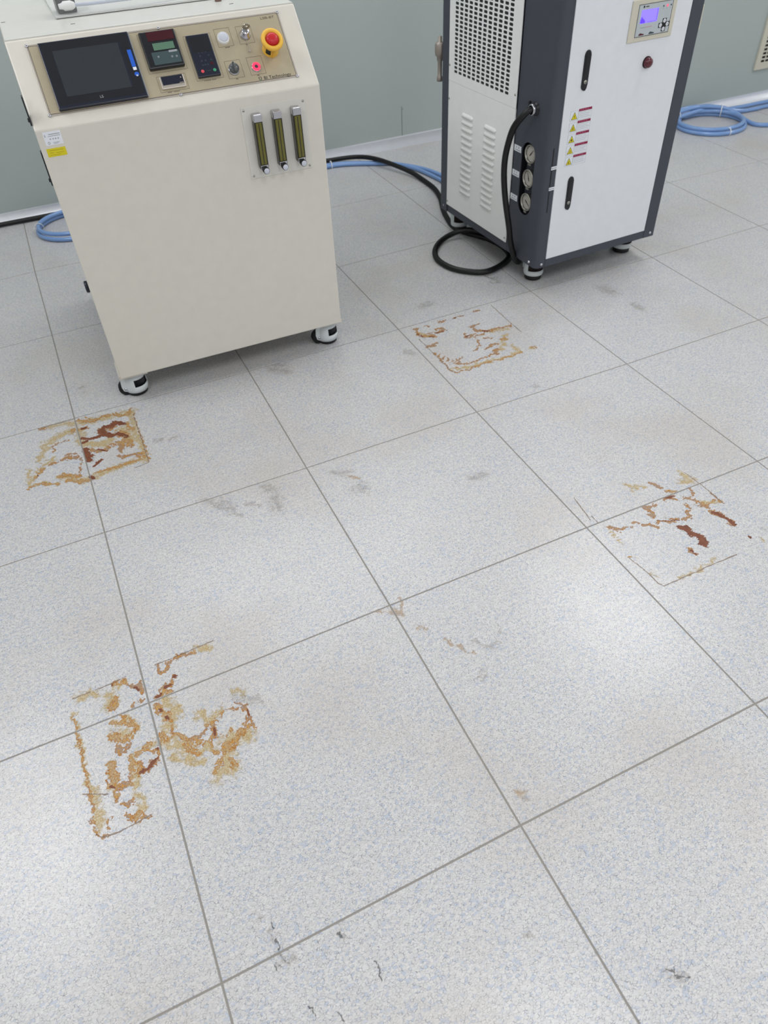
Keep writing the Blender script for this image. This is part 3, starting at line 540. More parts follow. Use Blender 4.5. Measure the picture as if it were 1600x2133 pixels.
MB(FS).mat(TRIM).box(.6165, .6178, .120, .150, .0045, .0060).cyl(.6172, .1195, .0035, .0040, .0058, 12).build('key_tag', ks)
ss = MB(FS).mat(CHROME).lathe(.5568, .0752, [(.0160, .0014), (.0155, .006), (.0135, .008), (.0130, .008)], 28).build('selector_switch', cab, 'round dark selector switch with chrome ring')
MB(FS).mat(mat('dark_grey_knob', (78, 82, 82), .35)).lathe(.5568, .0752, [(.0140, .007), (.0135, .014), (0, .0145)], 28).box(.5540, .5596, .0625, .0885, .0140, .0200, .001).build('knob', ss)
lb = MB(FS).mat(CHROME).lathe(.6208, .0730, [(.0135, .0014), (.0130, .005), (.0120, .0055)], 28).build('lit_push_button', cab, 'push button with glowing red ring')
MB(FS).mat(REDL).ring(.6208, .0730, .0052, .0118, .004, .0072, 28).build('red_ring', lb); MB(FS).mat(mat('dark_button_core', (70, 60, 74), .4)).cyl(.6208, .0730, .0053, .004, .0068, 20).build('button_core', lb)
# emergency stop
em = MB(FS).mat(AMBERP).lathe(.6765, .1160, [(.0230, .0014), (.0210, .008), (.0215, .026), (.0250, .036), (.0295, .038), (.0310, .043), (.0300, .048), (.0235, .050), (.0185, .046), (.0185, .030), (0, .030)], 36,
     skip=lambda k, a: k == 1 and (3.6 < a < 4.35)).build('emergency_stop', cab, 'yellow collar around a red emergency stop knob')
MB(FS).mat(REDP).lathe(.6765, .1160, [(.010, .030), (.010, .036), (.0175, .038), (.0185, .044), (.0165, .052), (.0100, .055), (0, .0555)], 30, sx=1.0, sy=.92).build('stop_knob', em)
MB(FS).mat(AMBERP).box(.6745, .6795, .091, .097, .002, .028, .001).build('guard_rib', em)
MB(FS).mat(BLACK).ring(.6765, .1160, .014, .0200, .008, .026, 28).build('inner_sleeve', em)
text(FS, 'BI Technology', .6335, .0405, .0125, .0017, INK, pl, align='LEFT', width=.079)
m = MB(FS).mat(INK).lathe(.6225, .0420, [(.0050, .0016), (.0050, .0019), (.0032, .0019)], 20, skip=lambda k, a: 1.2 < a < 1.95 or 4.3 < a < 5.1, sx=.85).mat(GREEND).box(.6195, .6255, .0362, .0372, .0015, .0018).build('round_emblem', pl)
text(FS, 'LSB-BT', .6965, .2050, .0090, .0017, LINE, pl, width=.040)
# flowmeters on a clear plate
fp = MB(FF).mat(mat('off_white_acrylic_sheet', (212, 209, 201), .25)).box(.5455, .7385, .6430, .8360, 0, .0022, .0005).build('flowmeter_plate', cab)
for u, v in ((.5527, .8278), (.7296, .8278), (.7304, .6506), (.553, .6507)):
    MB(FF).mat(STEEL).lathe(u, v, [(.0032, .0022), (.0030, .0036), (0, .0042)], 12).build('screw', fp)
for k in range(3):
    u = .5848+k*.0582; v0 = .665+k*.0005
    fm = MB(FF).mat(SMOKE).box(u-.0125, u+.0125, v0+.008, v0+.150, .0022, .024, .001).build('flowmeter', cab, ('left', 'middle', 'right')[k]+' flowmeter of the three, chrome top and olive tube')
    MB(FF).mat(OLIVE).box(u-.0085, u+.0085, v0+.020, v0+.132, .0235, .0262, .0008).build('tube_window', fm)
    MB(FF).mat(SMOKE).box(u-.0012, u+.0012, v0+.022, v0+.130, .0258, .0268).build('measuring_tube', fm)
    MB(FF).mat(CHROME).box(u-.0128, u+.0128, v0+.1335, v0+.154, .0022, .0275, .003).build('top_fitting', fm)
    MB(FF).mat(CHROME).box(u-.0115, u+.0115, v0+.004, v0+.018, .0022, .025, .002).build('bottom_fitting', fm)
    MB(FF).mat(RUBBER).lathe(u, v0+.0065, [(0, .024), (.0090, .024), (.0095, .030), (.0095, .040), (.0080, .042)], 20).mat(MILK).lathe(u, v0+.0065, [(.0080, .042), (.0062, .0435), (0, .0435)], 20).build('needle_knob', fm)
# stickers on the front
st = MB(FF).mat(LABEL).box(.0165, .0615, .8235, .8560, 0, .0004).build('inspection_sticker', cab, 'pale white printed sticker')
m = MB(FF).mat(INKG).box(.030, .0585, .8485, .8502, .0004, .0006).box(.028, .0585, .8445, .8457, .0004, .0006)
for u in (.030, .0372, .0435, .0500): m.box(u, u+.003, .8365, .8395, .0004, .0006)
m.box(.036, .052, .8285, .8297, .0004, .0006).box(.036, .048, .826, .8268, .0004, .0006).ring(.0255, .8290, .002, .0033, .0004, .0006, 14).box(.0195, .0215, .844, .8495, .0004, .0006).build('print', st)
ys = MB(FF).mat(YEL).box(.0130, .0615, .7955, .8160, 0, .0005, .0002).build('yellow_sticker', cab, 'small yellow caution sticker')
MB(FF).mat(mat('ochre_print', (170, 150, 20), .5)).box(.020, .055, .8105, .8115, .0005, .0007).box(.020, .030, .805, .806, .0005, .0007).box(.035, .055, .804, .8048, .0005, .0007).box(.020, .045, .7995, .8003, .0005, .0007).build('print', ys)
# left side hardware
FLs = frame((ox, oy, 0), (0, 1, 0), (0, 0, 1), (-1, 0, 0))
for z0, z1 in ((.872, .940), (.722, .808)):
    MB(FLs).mat(BLACK).box(.010, .030, z0, z1, 0, .0035, .0008).cyl(.020, z0+.012, .005, .003, .0065, 14).build('side_hinge', cab)
vk = MB(FLs).mat(NAVY); vk.lathe(.06, .405, [(.010, 0), (.016, .0005), (.018, .002), (.018, .009), (.015, .011), (0, .011)], 12); vk.build('side_valve_knob', cab, 'dark blue round knob low on left side')
for x_, y_ in ((.042, .068), (.750, .072), (.085, D1-.06), (.750, D1-.06)): caster(cab, ox+x_, oy+y_, 0, PAINT)

# clear cover and pneumatic bits standing on the cabinet top
ZT = 1.0362
ac = thing('acrylic_cover', 'clear acrylic cover box standing on top of the cream control cabinet', 'cover', (.59, -.10, ZT), th1)
def acm(m_, n_, l_=None): return m_.build(n_, ac, l_)
for n_, b_ in (('front_pane', (-.255, .245, -.172, -.167, .002, .22)), ('back_pane', (-.255, .245, .215, .220, .002, .22)), ('side_pane', (-.255, -.250, -.167, .215, .002, .22)), ('side_pane', (.240, .245, -.167, .215, .002, .22))):
    acm(MB().mat(CLEAR).box(*b_, .0008), n_)
acm(MB().mat(mat('pale_base_sheet', (206, 207, 204), .4)).box(-.248, .238, -.163, .213, .0008, .006, .001), 'base_sheet', 'pale sheet inside the cover')
fb = tag(MB().mat(BLACK).box(.352, .404, -.234, -.165, ZT+.0065, ZT+.05, .003).box(.356, .366, -.238, -.233, ZT+.012, ZT+.04, .001).build('solenoid_block'), 'small black valve block inside the clear cover on the cabinet', 'valve')
ft = MB(frame((.384, -.248, ZT+.026), (0, 1, 0), (0, 0, 1))).mat(WHITE)
ft.lathe(0, 0, [(0, -.028), (.006, -.028), (.008, -.018), (.0115, -.014), (.0115, .006), (.0095, .010), (.0065, .016), (0, .016)], 20); ft.box(-.006, .006, -.006, .006, -.010, .002, .001)
tag(ft.build('tube_fitting'), 'white push-in fitting on the black valve block under the clear cover', 'fitting')
tt = tube('air_tube', [catmull([(.398, -.248, ZT+.026), (.44, -.251, ZT+.025), (.50, -.252, ZT+.025), (.57, -.250, ZT+.025), (.66, -.235, ZT+.027), (.78, -.20, ZT+.03)], 8)], .0045, mat('translucent_tube', (190, 196, 212), .25), seg=10)
tag(tt, 'pale translucent air tube running right from the white fitting', 'tube')
tag(MB().mat(mat('brown_foot', (120, 96, 86), .5)).cyl(.795, -.300, .010, ZT, ZT+.012, 18, .002).build('rubber_foot'), 'small round brown foot on cabinet top beside the clear cover', 'foot')

# ---------------------------------------------------------------- chiller
W2, D2, H2 = .588, .722, 1.25
th2 = math.radians(2.0)
c2 = Vector((1.790, -.622, 0)); ctr2 = c2 + Matrix.Rotation(th2, 3, 'Z') @ Vector((W2/2, D2/2, 0))
chl = thing('chiller_unit', 'tall white and graphite chiller cabinet on casters with blue-violet display', 'chiller', ctr2, th2)
qx, qy = -W2/2, -D2/2
CF = frame((qx, qy, 0), (1, 0, 0), (0, 0, 1)); CS = frame((qx, qy, 0), (0, 1, 0), (0, 0, 1), (-1, 0, 0)); CT = frame((qx, qy, 0), (1, 0, 0), (0, 1, 0))
MB(CT).mat(GRAPH).box(.03, W2-.004, .004, D2-.004, .104, H2, .002).build('cabinet_body', chl)
# graphite front-left corner post: plan outline bent round the corner, gauge slot cut through its side
R_ = .020
pf = MB(CS).mat(GRAPH); pf.plate([(R_, .1), (.2, .1), (.2, H2), (R_, H2)], [stadium(.110, 0, .041, .277, .536)], -.003, 0)
t = bmesh.new(); pts = [(R_-R_*math.sin(a), R_-R_*math.cos(a)) for a in [math.pi/2*k/8 for k in range(9)]]   # (s,u) not sheared: quarter round
pts = [(0+R_*(1-math.cos(a)), R_*(1-math.sin(a))) for a in [math.pi/2*k/8 for k in range(9)]]
pts.append((.046, 0))
A = [t.verts.new((u, s_, .1)) for u, s_ in pts]; B = [t.verts.new((u, s_, H2)) for u, s_ in pts]
for k in range(len(pts)-1): f = t.faces.new((A[k], A[k+1], B[k+1], B[k])); f.smooth = k < 8
pf.fr = CT; pf.merge(t); pf.build('corner_post', chl, 'graphite corner post with gauge slot')
MB(CS).mat(BLACK).box(.060, .160, .262, .552, -.034, -.031).box(.060, .0665, .262, .552, -.032, -.003).box(.1535, .160, .262, .552, -.032, -.003).build('gauge_recess', chl)
MB(CF).mat(BLACK).box(.0245, .0280, .316, .541, -.0005, .0012).build('level_slot', chl)
MB(CF).mat(GRAPH).box(W2-.052, W2, .1, H2, -.002, .0035, .001).build('front_post', chl)
MB(CF).mat(GRAPH).box(.0455, W2-.052, .1, .131, -.002, .0015, .0006).build('base_bar', chl)
MB(CS).mat(GRAPH).box(.672, D2, .1, H2, -.03, .0062, .001).build('rear_post', chl)
MB(CS).mat(GRAPH).box(.2, .672, .1, .133, -.03, .001, .0006).build('base_bar', chl)
MB(CT).mat(GRAPH).box(0, W2, 0, D2, H2, H2+.03, .004).build('top_cover', chl)
dr = MB(CF).mat(CWHITE).box(.0462, W2-.0535, .132, H2-.03, -.002, .0028, .0009).build('door', chl, 'plain white front door')
def hull(cu, v0, v1):
    hw = .0125; L_ = []
    for k in range(9): a = math.pi*k/8; L_.append((cu+hw*math.cos(a), v1-hw*1.2+hw*1.2*math.sin(a)))
    L_ += [(cu-hw, v0+.012), (cu-hw*.8, v0+.006), (cu-hw*.1, v0), (cu+hw*.45, v0), (cu+hw*.8, v0+.007), (cu+hw, v0+.02)]
    return L_
for cu, v0, v1 in ((.1185, .708, .828), (.1165, .309, .430)):
    h_ = MB(CF).mat(BLACK).prism(hull(cu, v0, v1), .0026, .0065, .0012).build('door_latch', dr, 'flush black latch handle')
    MB(CF).mat(BLACK).box(cu-.008, cu+.008, v0+.045, v1-.016, .0062, .0078, .0008).mat(STEEL).lathe(cu+.001, v0+.0265, [(.0062, .006), (.0058, .0085), (0, .0088)], 20).mat(INK).box(cu+.0002, cu+.0018, v0+.0235, v0+.0295, .0087, .0090).build('lock_barrel', h_)
# display
dp = MB(CF).mat(BEIGE).box(.2735, .4625, .8235, .9430, .0026, .0065, .002).build('controller_display', chl, 'beige bezel with grey keypad and glowing violet display')
MB(CF).mat(DISP).box(.3005, .4440, .8375, .9290, .0060, .0074).build('display_face', dp)
MB(CF).mat(INK).rect(.3005, .4440, .8375, .9290, .0014, .0072, .0078).build('face_outline', dp)
MB(CF).mat(LCDB).box(.3140, .3855, .8752, .9128, .0072, .0078).mat(LCDD).box(.3140, .3290, .8760, .8880, .0077, .0079).box(.3165, .3225, .8878, .8930, .0077, .0079).box(.3290, .3340, .8760, .8835, .0077, .0079).box(.3815, .3835, .8790, .9110, .0077, .0079).box(.3440, .3800, .8770, .8780, .0077, .0079).build('lcd', dp, 'glowing violet liquid crystal display')
for nm, (u, v) in (('arrow_key', (.4197, .8725)), ('arrow_key', (.4050, .8610)), ('arrow_key', (.4335, .8620)), ('arrow_key', (.4197, .8492))):
    k_ = MB(CF).mat(INK).box(u-.0086, u+.0086, v-.0070, v+.0070, .0072, .0078).mat(LABEL).cyl(u, v, .0058, .0076, .0084, 18).build(nm, dp)
    MB(CF).mat(INKG).ring(u, v, .0015, .0026, .0083, .0086, 10).build('key_symbol', dp)
MB(CF).mat(INK).box(.4140, .4255, .8560, .8675, .0072, .0077).build('key_symbol', dp)
MB(CF).mat(TEAL).cyl(.4045, .9150, .0024, .0072, .0082, 12).mat(REDD).cyl(.4205, .9150, .0034, .0072, .0086, 14).mat(TEAL).cyl(.4360, .9150, .0024, .0072, .0082, 12).build('indicator_lamp', dp)
m = MB(CF).mat(INKG)
for u in (.4045, .4205, .4360): m.box(u-.0022, u+.0022, .9065, .9078, .0072, .0076)
m.mat(INK).cyl(.3215, .9215, .0034, .0072, .0078, 14).mat(LINE).box(.3290, .3420, .9195, .9228, .0072, .0076)
m.mat(INKG).box(.3190, .3390, .8618, .8638, .0072, .0076).mat(mat('rosy_print', (190, 150, 160), .5)).box(.3400, .3680, .8620, .8640, .0072, .0076)
m.build('print', dp)
m = MB(CF)
for u, c_ in ((.3270, MAROON), (.3700, TEAL)): m.mat(c_).prism([(u-.011, .8415), (u+.011, .8415), (u+.012, .8440), (u+.002, .8465), (u-.004, .8480), (u-.010, .8450)], .0072, .0082)
m.build('dark_tab', dp)
MB(CF).mat(MAROON).lathe(.3795, .7560, [(.0165, .0026), (.0160, .014), (.0135, .019), (.006, .022), (0, .0225)], 28).mat(BLACK).ring(.3795, .7560, .0155, .0185, .0026, .0055, 28).build('alarm_lamp', chl, 'dark red round lamp')
# five warning labels
for k in range(5):
    v1 = .6530-k*.0373; v0 = v1-.0355; u0, u1 = .0775+.0002*k, .1675+.0006*k
    b = MB(CF).mat(LABEL).box(u0, u1, v0, v1, .0026, .0031).mat(INKG).rect(u0, u0+.0330, v0+.001, v1-.003, .0005, .0030, .0033).rect(u0+.0345, u1, v0+.001, v1-.008, .0004, .0030, .0033)
    cu, cv = u0+.0175, v0+.0155
    b.mat(INK).prism([(cu-.0132, cv-.0105), (cu+.0132, cv-.0105), (cu, cv+.0130)], .0031, .0034).mat(YEL).prism([(cu-.0112, cv-.0094), (cu+.0112, cv-.0094), (cu, cv+.0108)], .0033, .0036)
    b.mat(INK)
    if k == 0: b.prism([(cu+.0012, cv+.0045), (cu-.0022, cv-.0015), (cu-.0002, cv-.0015), (cu-.0012, cv-.0065), (cu+.0024, cv-.0005), (cu+.0004, cv-.0005)], .0035, .0038)
    elif k == 1: b.box(cu-.004, cu+.004, cv-.0062, cv-.0050, .0035, .0038); [b.box(cu-.003+i*.0025, cu-.0022+i*.0025, cv-.004, cv+.002, .0035, .0038) for i in range(3)]
    elif k == 2: b.ring(cu, cv-.0025, .0012, .0032, .0035, .0038, 10); [b.box(cu+.0036*math.cos(i*math.pi/3)-.0006, cu+.0036*math.cos(i*math.pi/3)+.0006, cv-.0025+.0036*math.sin(i*math.pi/3)-.0006, cv-.0025+.0036*math.sin(i*math.pi/3)+.0006, .0035, .0038) for i in range(6)]
    elif k == 3: b.mat(LINE).ring(cu, cv-.002, .0020, .0030, .0035, .0038, 12).box(cu-.0045, cu+.0045, cv-.0070, cv-.0060, .0035, .0038)
    else: b.box(cu-.0042, cu+.0015, cv-.0050, cv-.0030, .0035, .0038).box(cu-.001, cu+.0008, cv-.0065, cv+.002, .0035, .0038)
    b.mat(CRIMS).box(u0+.0345, u1, v1-.0078, v1, .0031, .0034)
    b.mat(INKG)
    for i in range(4): b.box(u0+.037, u1-.003-.004*((i*7+k) % 3), v1-.0125-i*.0052, v1-.0117-i*.0052, .0031, .0033)
    b.mat(mat('pale_on_crimson', (190, 110, 140), .5))
    for i in range(4): b.box(u0+.040+i*.010, u0+.046+i*.010, v1-.0048, v1-.0032, .0033, .0035)
    b.build('warning_label', dr, ('topmost', 'second', 'middle', 'fourth', 'lowest')[k]+' of five yellow triangle warning labels')
# gauges
for k, v in enumerate((.4955, .4095, .3235)):
    g = MB(CS).mat(STEEL).lathe(.1085, v, [(.0300, -.030), (.0305, -.012), (.0325, -.009), (.0325, -.005), (.0295, -.004), (.0275, -.006), (.0270, -.010)], 36).build('pressure_gauge', chl, ('upper', 'middle', 'lower')[k]+' round pressure gauge with steel rim')
    MB(CS).mat(DIAL).cyl(.1085, v, .0272, -.013, -.0105, 32).build('dial', g)
    MB(CS).mat(BLACK).ring(.1085, v, .0258, .0272, -.0106, -.0098, 32).build('dial_rim', g)
    a = (2.3, 1.15, -2.55)[k]
    m = MB(CS @ Matrix.Translation((.1085, v, 0)) @ Matrix.Rotation(a, 4, 'Z')).mat(INK).prism([(-.010, -.0013), (-.002, -.0016), (.0215, -.0003), (.0215, .0003), (-.002, .0016), (-.010, .0013)], -.0100, -.0092).cyl(0, 0, .0025, -.0102, -.0088, 12); m.build('needle', g)
    m = MB(CS).mat(LINE)
    for i in range(11):
        aa = math.radians(-45-i*27+270+0); m2 = CS @ Matrix.Translation((.1085, v, 0)) @ Matrix.Rotation(aa, 4, 'Z'); m.fr = m2; m.box(.0205, .0245, -.0004, .0004, -.0106, -.0101)
    m.build('dial_ticks', g)
    MB(CS).mat(STEEL).box(.1000, .1170, v-.0395, v-.0330, -.012, -.006, .001).build('clamp', g)
for k, v in enumerate((.4985, .4110, .3225)):
    l_ = MB(CS).mat(LABEL).box(.1555, .1990, v-.0110, v+.0105, 0, .0006).build('gauge_label', chl, ('upper', 'middle', 'lower')[k]+' white label beside gauges')
    m = MB(CS).mat(INK)
    for c_ in (.1855, .1715):
        m.box(c_-.0028, c_+.0028, v+.0055, v+.0064, .0006, .0008).box(c_-.0004, c_+.0004, v+.001, v+.0055, .0006, .0008).box(c_-.0022, c_+.0022, v+.0010, v+.0018, .0006, .0008)
        if k != 1: m.box(c_-.0025, c_-.0018, v+.0015, v+.0055, .0006, .0008)
    for i in range(7): m.box(.1615+i*.0045, .1645+i*.0045, v-.0065, v-.0045, .0006, .0008)
    m.build('print', l_)
for v in (.474, .402):
    l_ = MB(CF).mat(LABEL).box(.0215, .0458, v-.0052, v+.0058, .0022, .0030).build('level_label', chl)
    MB(CF).mat(INK).box(.0235, .0260, v-.002, v+.003, .0029, .0032).mat(INKG).box(.0275, .0440, v-.001, v+.0015, .0029, .0032).build('print', l_)
# side panels: perforated upper, louvred lower
cols = [.2650+.03225*k for k in range(12)]; rows = [.6640+.01395*k for k in range(40)]
holes = [lie(cu, cv, .0105, .0042) for cu in cols for cv in rows]
def perf():
    # one cell per hole, ring of faces between cell border and slot outline
    m_ = MB(CS).mat(CSIDE); t = bmesh.new(); du, dv = .03225/2, .01395/2; z = .0060; cache = {}
    def V(x, y):
        k_ = (round(x, 5), round(y, 5))
        if k_ not in cache: cache[k_] = t.verts.new((x, y, z))
        return cache[k_]
    for cu in cols:
        for cv in rows:
            inn = [t.verts.new((x, y, z)) for x, y in ((cu+.0120, cv), (cu+.0095, cv+.0047), (cu-.0095, cv+.0047), (cu-.0120, cv), (cu-.0095, cv-.0047), (cu+.0095, cv-.0047))]
            o_ = [V(cu+du, cv), V(cu+du, cv+dv), V(cu-du, cv+dv), V(cu-du, cv), V(cu-du, cv-dv), V(cu+du, cv-dv)]
            for i in range(6): j = (i+1) % 6; t.faces.new((inn[i], inn[j], o_[j], o_[i]))
            lo = [t.verts.new((v_.co.x, v_.co.y, z-.0012)) for v_ in inn]
            for i in range(6): j = (i+1) % 6; t.faces.new((inn[i], lo[i], lo[j], inn[j]))
    m_.merge(t)
    u0, u1, v0, v1 = cols[0]-du, cols[-1]+du, rows[0]-dv, rows[-1]+dv
    m_.box(.2015, u0, .6260, H2-.01, .0035, .0060); m_.box(u1, .6715, .6260, H2-.01, .0035, .0060); m_.box(u0, u1, .6260, v0, .0035, .0060); m_.box(u0, u1, v1, H2-.01, .0035, .0060)
    return m_.build('perforated_panel', chl, 'white side panel with rows of ventilation slots')
perf()
MB(CS).mat(BLACK).box(.205, .668, .630, H2-.015, .0030, .0042).build('interior_shade_sheet', chl)  # black sheet stands in for the shaded interior seen through the slots
lv = MB(CS).mat(CSIDE).box(.2015, .6715, .1335, .6250, .0015, .0060, .0008).build('louvred_panel', chl, 'white lower side panel with pressed louvres')
lm = MB(CS).mat(CSIDE); t = bmesh.new()
N_ = 10; hl, hh, dp_ = .0415, .0080, .0075; rr_ = []
for i in range(N_+1):
    x = -hl+2*hl*i/N_; e = min(1, (hl-abs(x))/.008); e = math.sqrt(max(0, 1-(1-e)**2))
    rr_.append([t.verts.new((x, hh*e*.9, 0)), t.verts.new((x, hh*.25*e, dp_*.75*e)), t.verts.new((x, -hh*e, dp_*e)), t.verts.new((x, -hh*e, 0))])
for i in range(N_):
    for k in range(3): f = t.faces.new((rr_[i][k], rr_[i+1][k], rr_[i+1][k+1], rr_[i][k+1])); f.smooth = k < 2
lm.merge(t); proto = lm.build('louvre', lv)
first = True
for cu, vt0 in ((.5215, .5260), (.3570, .5235)):
    for k in range(13):
        o = proto if first else proto.copy()
        if not first: COL.objects.link(o)
        first = False
        o.parent = lv; o.location = CS.to_3x3() @ Vector((cu, vt0-k*.02455, .0058))
for u, v in ((.6645, .6795), (.6640, .5603), (.2105, .6697), (.6640, .150), (.2105, .150)):
    MB(CS).mat(STEEL).lathe(u, v, [(.0042, .0060), (.0040, .0075), (0, .0090)], 12).build('screw', chl)
for fr_, u, v in ((CS, .040, .1165), (CF, .0260, .1155), (CF, W2-.020, .1160), (CS, .698, .120)):
    MB(fr_).mat(CHROME).lathe(u, v, [(.0058, .0), (.0056, .0055), (.0030, .0075), (0, .0080)], 16).build('screw', chl)
# hose gland on the post, grip on the far side, valve at the rear
gl = MB(CS).mat(BLACK).lathe(.0905, .6505, [(.0215, 0), (.0205, .004), (.0165, .005), (.0165, .012)], 24).mat(CHROME).lathe(.0905, .6505, [(.0165, .008), (.0185, .010), (.0185, .020), (.0160, .022), (.0140, .022)], 24).build('hose_gland', chl, 'chrome clamped hose gland with black collar')
MB(CS).mat(BLACK).box(.1080, .1150, .6560, .6720, .008, .018, .001).build('clamp_tail', gl)
MB(frame((qx+W2, qy, 0), (0, 1, 0), (0, 0, 1), (1, 0, 0))).mat(BEIGE).box(.004, .030, .822, .895, 0, .013, .002).build('side_grip', chl, 'narrow cream grip on right side')
vv = MB(CT).mat(mat('dull_brass', (158, 150, 142), .45, metal=.5))
FVv = MB(frame((qx+.010, qy+D2+.035, .018), (1, 0, 0), (0, 1, 0))).mat(vv.mats[0])
FVv.lathe(-.008, 0, [(0, .585), (.012, .585), (.012, .600), (.009, .604), (.009, .655), (.0125, .660), (.0125, .672), (.019, .676), (.021, .690), (.021, .715), (.017, .722), (.008, .724), (.008, .742), (0, .744)], 16)
FVv.build('rear_valve', chl, 'dull brass valve fitting at rear edge')
vp = MB(frame((qx-.0, qy+D2, 0), (1, 0, 0), (0, 0, 1), (0, 1, 0))).mat(STEEL).cyl(.02, .70, .008, 0, .035, 14).box(-.008, .02, .692, .708, .030, .040).build('valve_stub', chl); vv.bm.free()
def wl(x, y):  # world -> chiller local
    v = Matrix.Rotation(-th2, 3, 'Z') @ (Vector((x, y, 0))-ctr2); return v.x, v.y
for (x_, y_) in ((1.866, -.508), (2.330, -.485), (1.838, .062), (2.310, .060)):
    a, b = wl(x_, y_); caster(chl, a, b, -math.pi/2, GRAPH, .104, win=(-1.25, 1.25), gear=GEAR)

# ---------------------------------------------------------------- hoses and cables
hp = [(-3.3, 1.215, .0125), (-1.5, 1.222, .0125), (-.3, 1.222, .0125), (.2, 1.214, .0125), (.9, 1.207, .0125), (1.45, 1.205, .0125), (1.640, 1.190, .0125), (1.765, 1.125, .026), (1.832, 1.035, .0345), (1.883, .905, .0345), (1.936, .770, .022), (1.954, .672, .0125), (1.950, .530, .0125), (1.918, .400, .0125),
 (1.864, .270, .0125), (1.832, .169, .0125), (1.812, .074, .0125), (1.826, -.010, .0125), (1.856, -.074, .0125), (1.885, -.139, .0125), (1.895, -.230, .0125), (1.870, -.318, .0125), (1.793, -.373, .0125), (1.706, -.390, .0125), (1.640, -.345, .0125), (1.600, -.280, .0125), (1.590, -.190, .0125),
 (1.622, -.107, .0125), (1.684, -.042, .013), (1.749, -.023, .024), (1.810, -.040, .0375), (1.865, -.100, .0385), (1.905, -.190, .0375), (1.902, -.290, .036), (1.872, -.385, .038), (1.832, -.445, .050), (1.790, -.480, .085), (1.757, -.490, .160), (1.742, -.488, .235), (1.733, -.474, .304), (1.730, -.459, .362), (1.728, -.45, .42), (1.728, -.45, .476), (1.730, -.462, .532), (1.733, -.482, .584), (1.741, -.512, .624), (1.756, -.5255, .6445), (1.775, -.5315, .6505)]
bh = tube('black_hose', [catmull(hp, 8)], .0122, HOSE, seg=10, ribs=.006)
tag(bh, 'black ribbed conduit looping on the floor and rising to the chiller gland', 'hose')
blue = []
def circ(cx, cy, rx, ry, z, a0, a1, n=28): return [(cx+rx*math.cos(a0+(a1-a0)*i/n), cy+ry*math.sin(a0+(a1-a0)*i/n), z) for i in range(n+1)]
TAU = 2*math.pi
# hose A: coil behind the cream cabinet, then two strands to the chiller
cA = circ(.240, 1.025, .185, .165, .011, TAU*.9, TAU*1.9)
cA2 = circ(.235, 1.030, .172, .150, .030, TAU*.9, TAU*1.9)
hA = cA+[(.52, .98, .012), (.75, 1.05, .011), (1.0, 1.12, .011), (1.3, 1.135, .011), (1.61, 1.128, .011), (1.728, 1.088, .011), (1.814, 1.040, .011), (1.887, .996, .011), (1.955, .920, .011), (2.000, .808, .011), (2.022, .700, .011), (2.035, .600, .011), (2.05, .45, .011), (2.06, .25, .011)]
hB = cA2+[(.50, .95, .030), (.78, 1.02, .014), (1.0, 1.098, .011), (1.3, 1.113, .011), (1.61, 1.105, .011), (1.735, 1.068, .011), (1.830, 1.015, .011), (1.915, .965, .011), (1.985, .88, .011), (2.040, .780, .011), (2.066, .680, .011), (2.08, .58, .011), (2.10, .45, .011), (2.11, .25, .011)]
# raise both strands over the black hose where they cross it
def hop(P):
    out = []
    for p in P:
        d = min((Vector(p[:2])-Vector(h[:2])).length for h in hp[5:14])
        out.append((p[0], p[1], p[2]))
    return out
o = tube('blue_hose', [catmull(hA, 5), catmull(hB, 5)], .0098, BHOSE, seg=12)
tag(o, 'pair of pale blue hoses coiled behind the cream cabinet and running to the chiller', 'hose')
ties = []
def tie(o, p, ax, r=.024):
    mm = MB(Matrix.Translation(p) @ Vector(ax).to_track_quat('Z', 'Y').to_matrix().to_4x4()).mat(WHITE); mm.ring(0, 0, r-.0016, r, -.002, .002, 24); mm.box(r-.003, r+.004, -.003, .003, -.003, .003, .0005); return mm.build('cable_tie', o)
tie(o, (.066, 1.055, .021), (.1, 1, 0), .0225); tie(o, (1.62, 1.116, .011), (1, -.1, 0), .0225)
# hose B: coil right of the chiller
loops = []
for k, z in enumerate((.011, .030)):
    loops += circ(3.785+.004*k, .560, .195-.006*k, .180-.005*k, z, TAU*(.95 if k == 0 else 0), TAU*1.0*(k+1) if k == 0 else TAU, 6 if k == 0 else 30)
c1_ = circ(3.785, .562, .196, .178, .011, TAU*.30, TAU*1.28, 32)
c2_ = circ(3.782, .566, .190, .165, .0305, TAU*.28, TAU*1.25, 32)
pa = [(2.2, .45, .011), (2.8, .56, .011), (3.3, .66, .011), (3.55, .715, .011)]+c1_[1:]+[(3.66, .735, .030)]
pb = [(5.4, .60, .011), (4.8, .66, .011), (4.358, .700, .011), (4.17, .703, .012), (3.998, .700, .022), (3.88, .722, .036)]+c2_[2:]
pc = [(5.4, .54, .011), (4.8, .60, .011), (4.30, .635, .011), (4.206, .632, .011), (4.095, .640, .014), (4.00, .672, .030), (3.90, .712, .052), (3.80, .732, .054), (3.66, .715, .050), (3.50, .68, .020), (3.3, .64, .011), (2.8, .53, .011), (2.2, .40, .011)]
pd = [(3.62, .728, .034), (3.72, .742, .055), (3.84, .728, .055), (3.945, .660, .050), (3.985, .580, .033), (3.990, .500, .013), (3.985, .440, .011), (4.000, .400, .011), (4.045, .375, .011), (4.12, .36, .011), (4.4, .35, .011), (5.2, .33, .011)]
o = tube('blue_hose', [catmull(p_, 5) for p_ in (pa, pb, pc, pd)], .0115, BHOSE, seg=12)
tag(o, 'pale blue hose bundle coiled on floor by the wall right of the chiller', 'hose')
tie(o, (3.66, .722, .033), (1, .25, 0), .034); tie(o, (3.945, .660, .033), (1, -.9, 0), .034); tie(o, (3.745, .385, .020), (1, 0, 0), .0235)

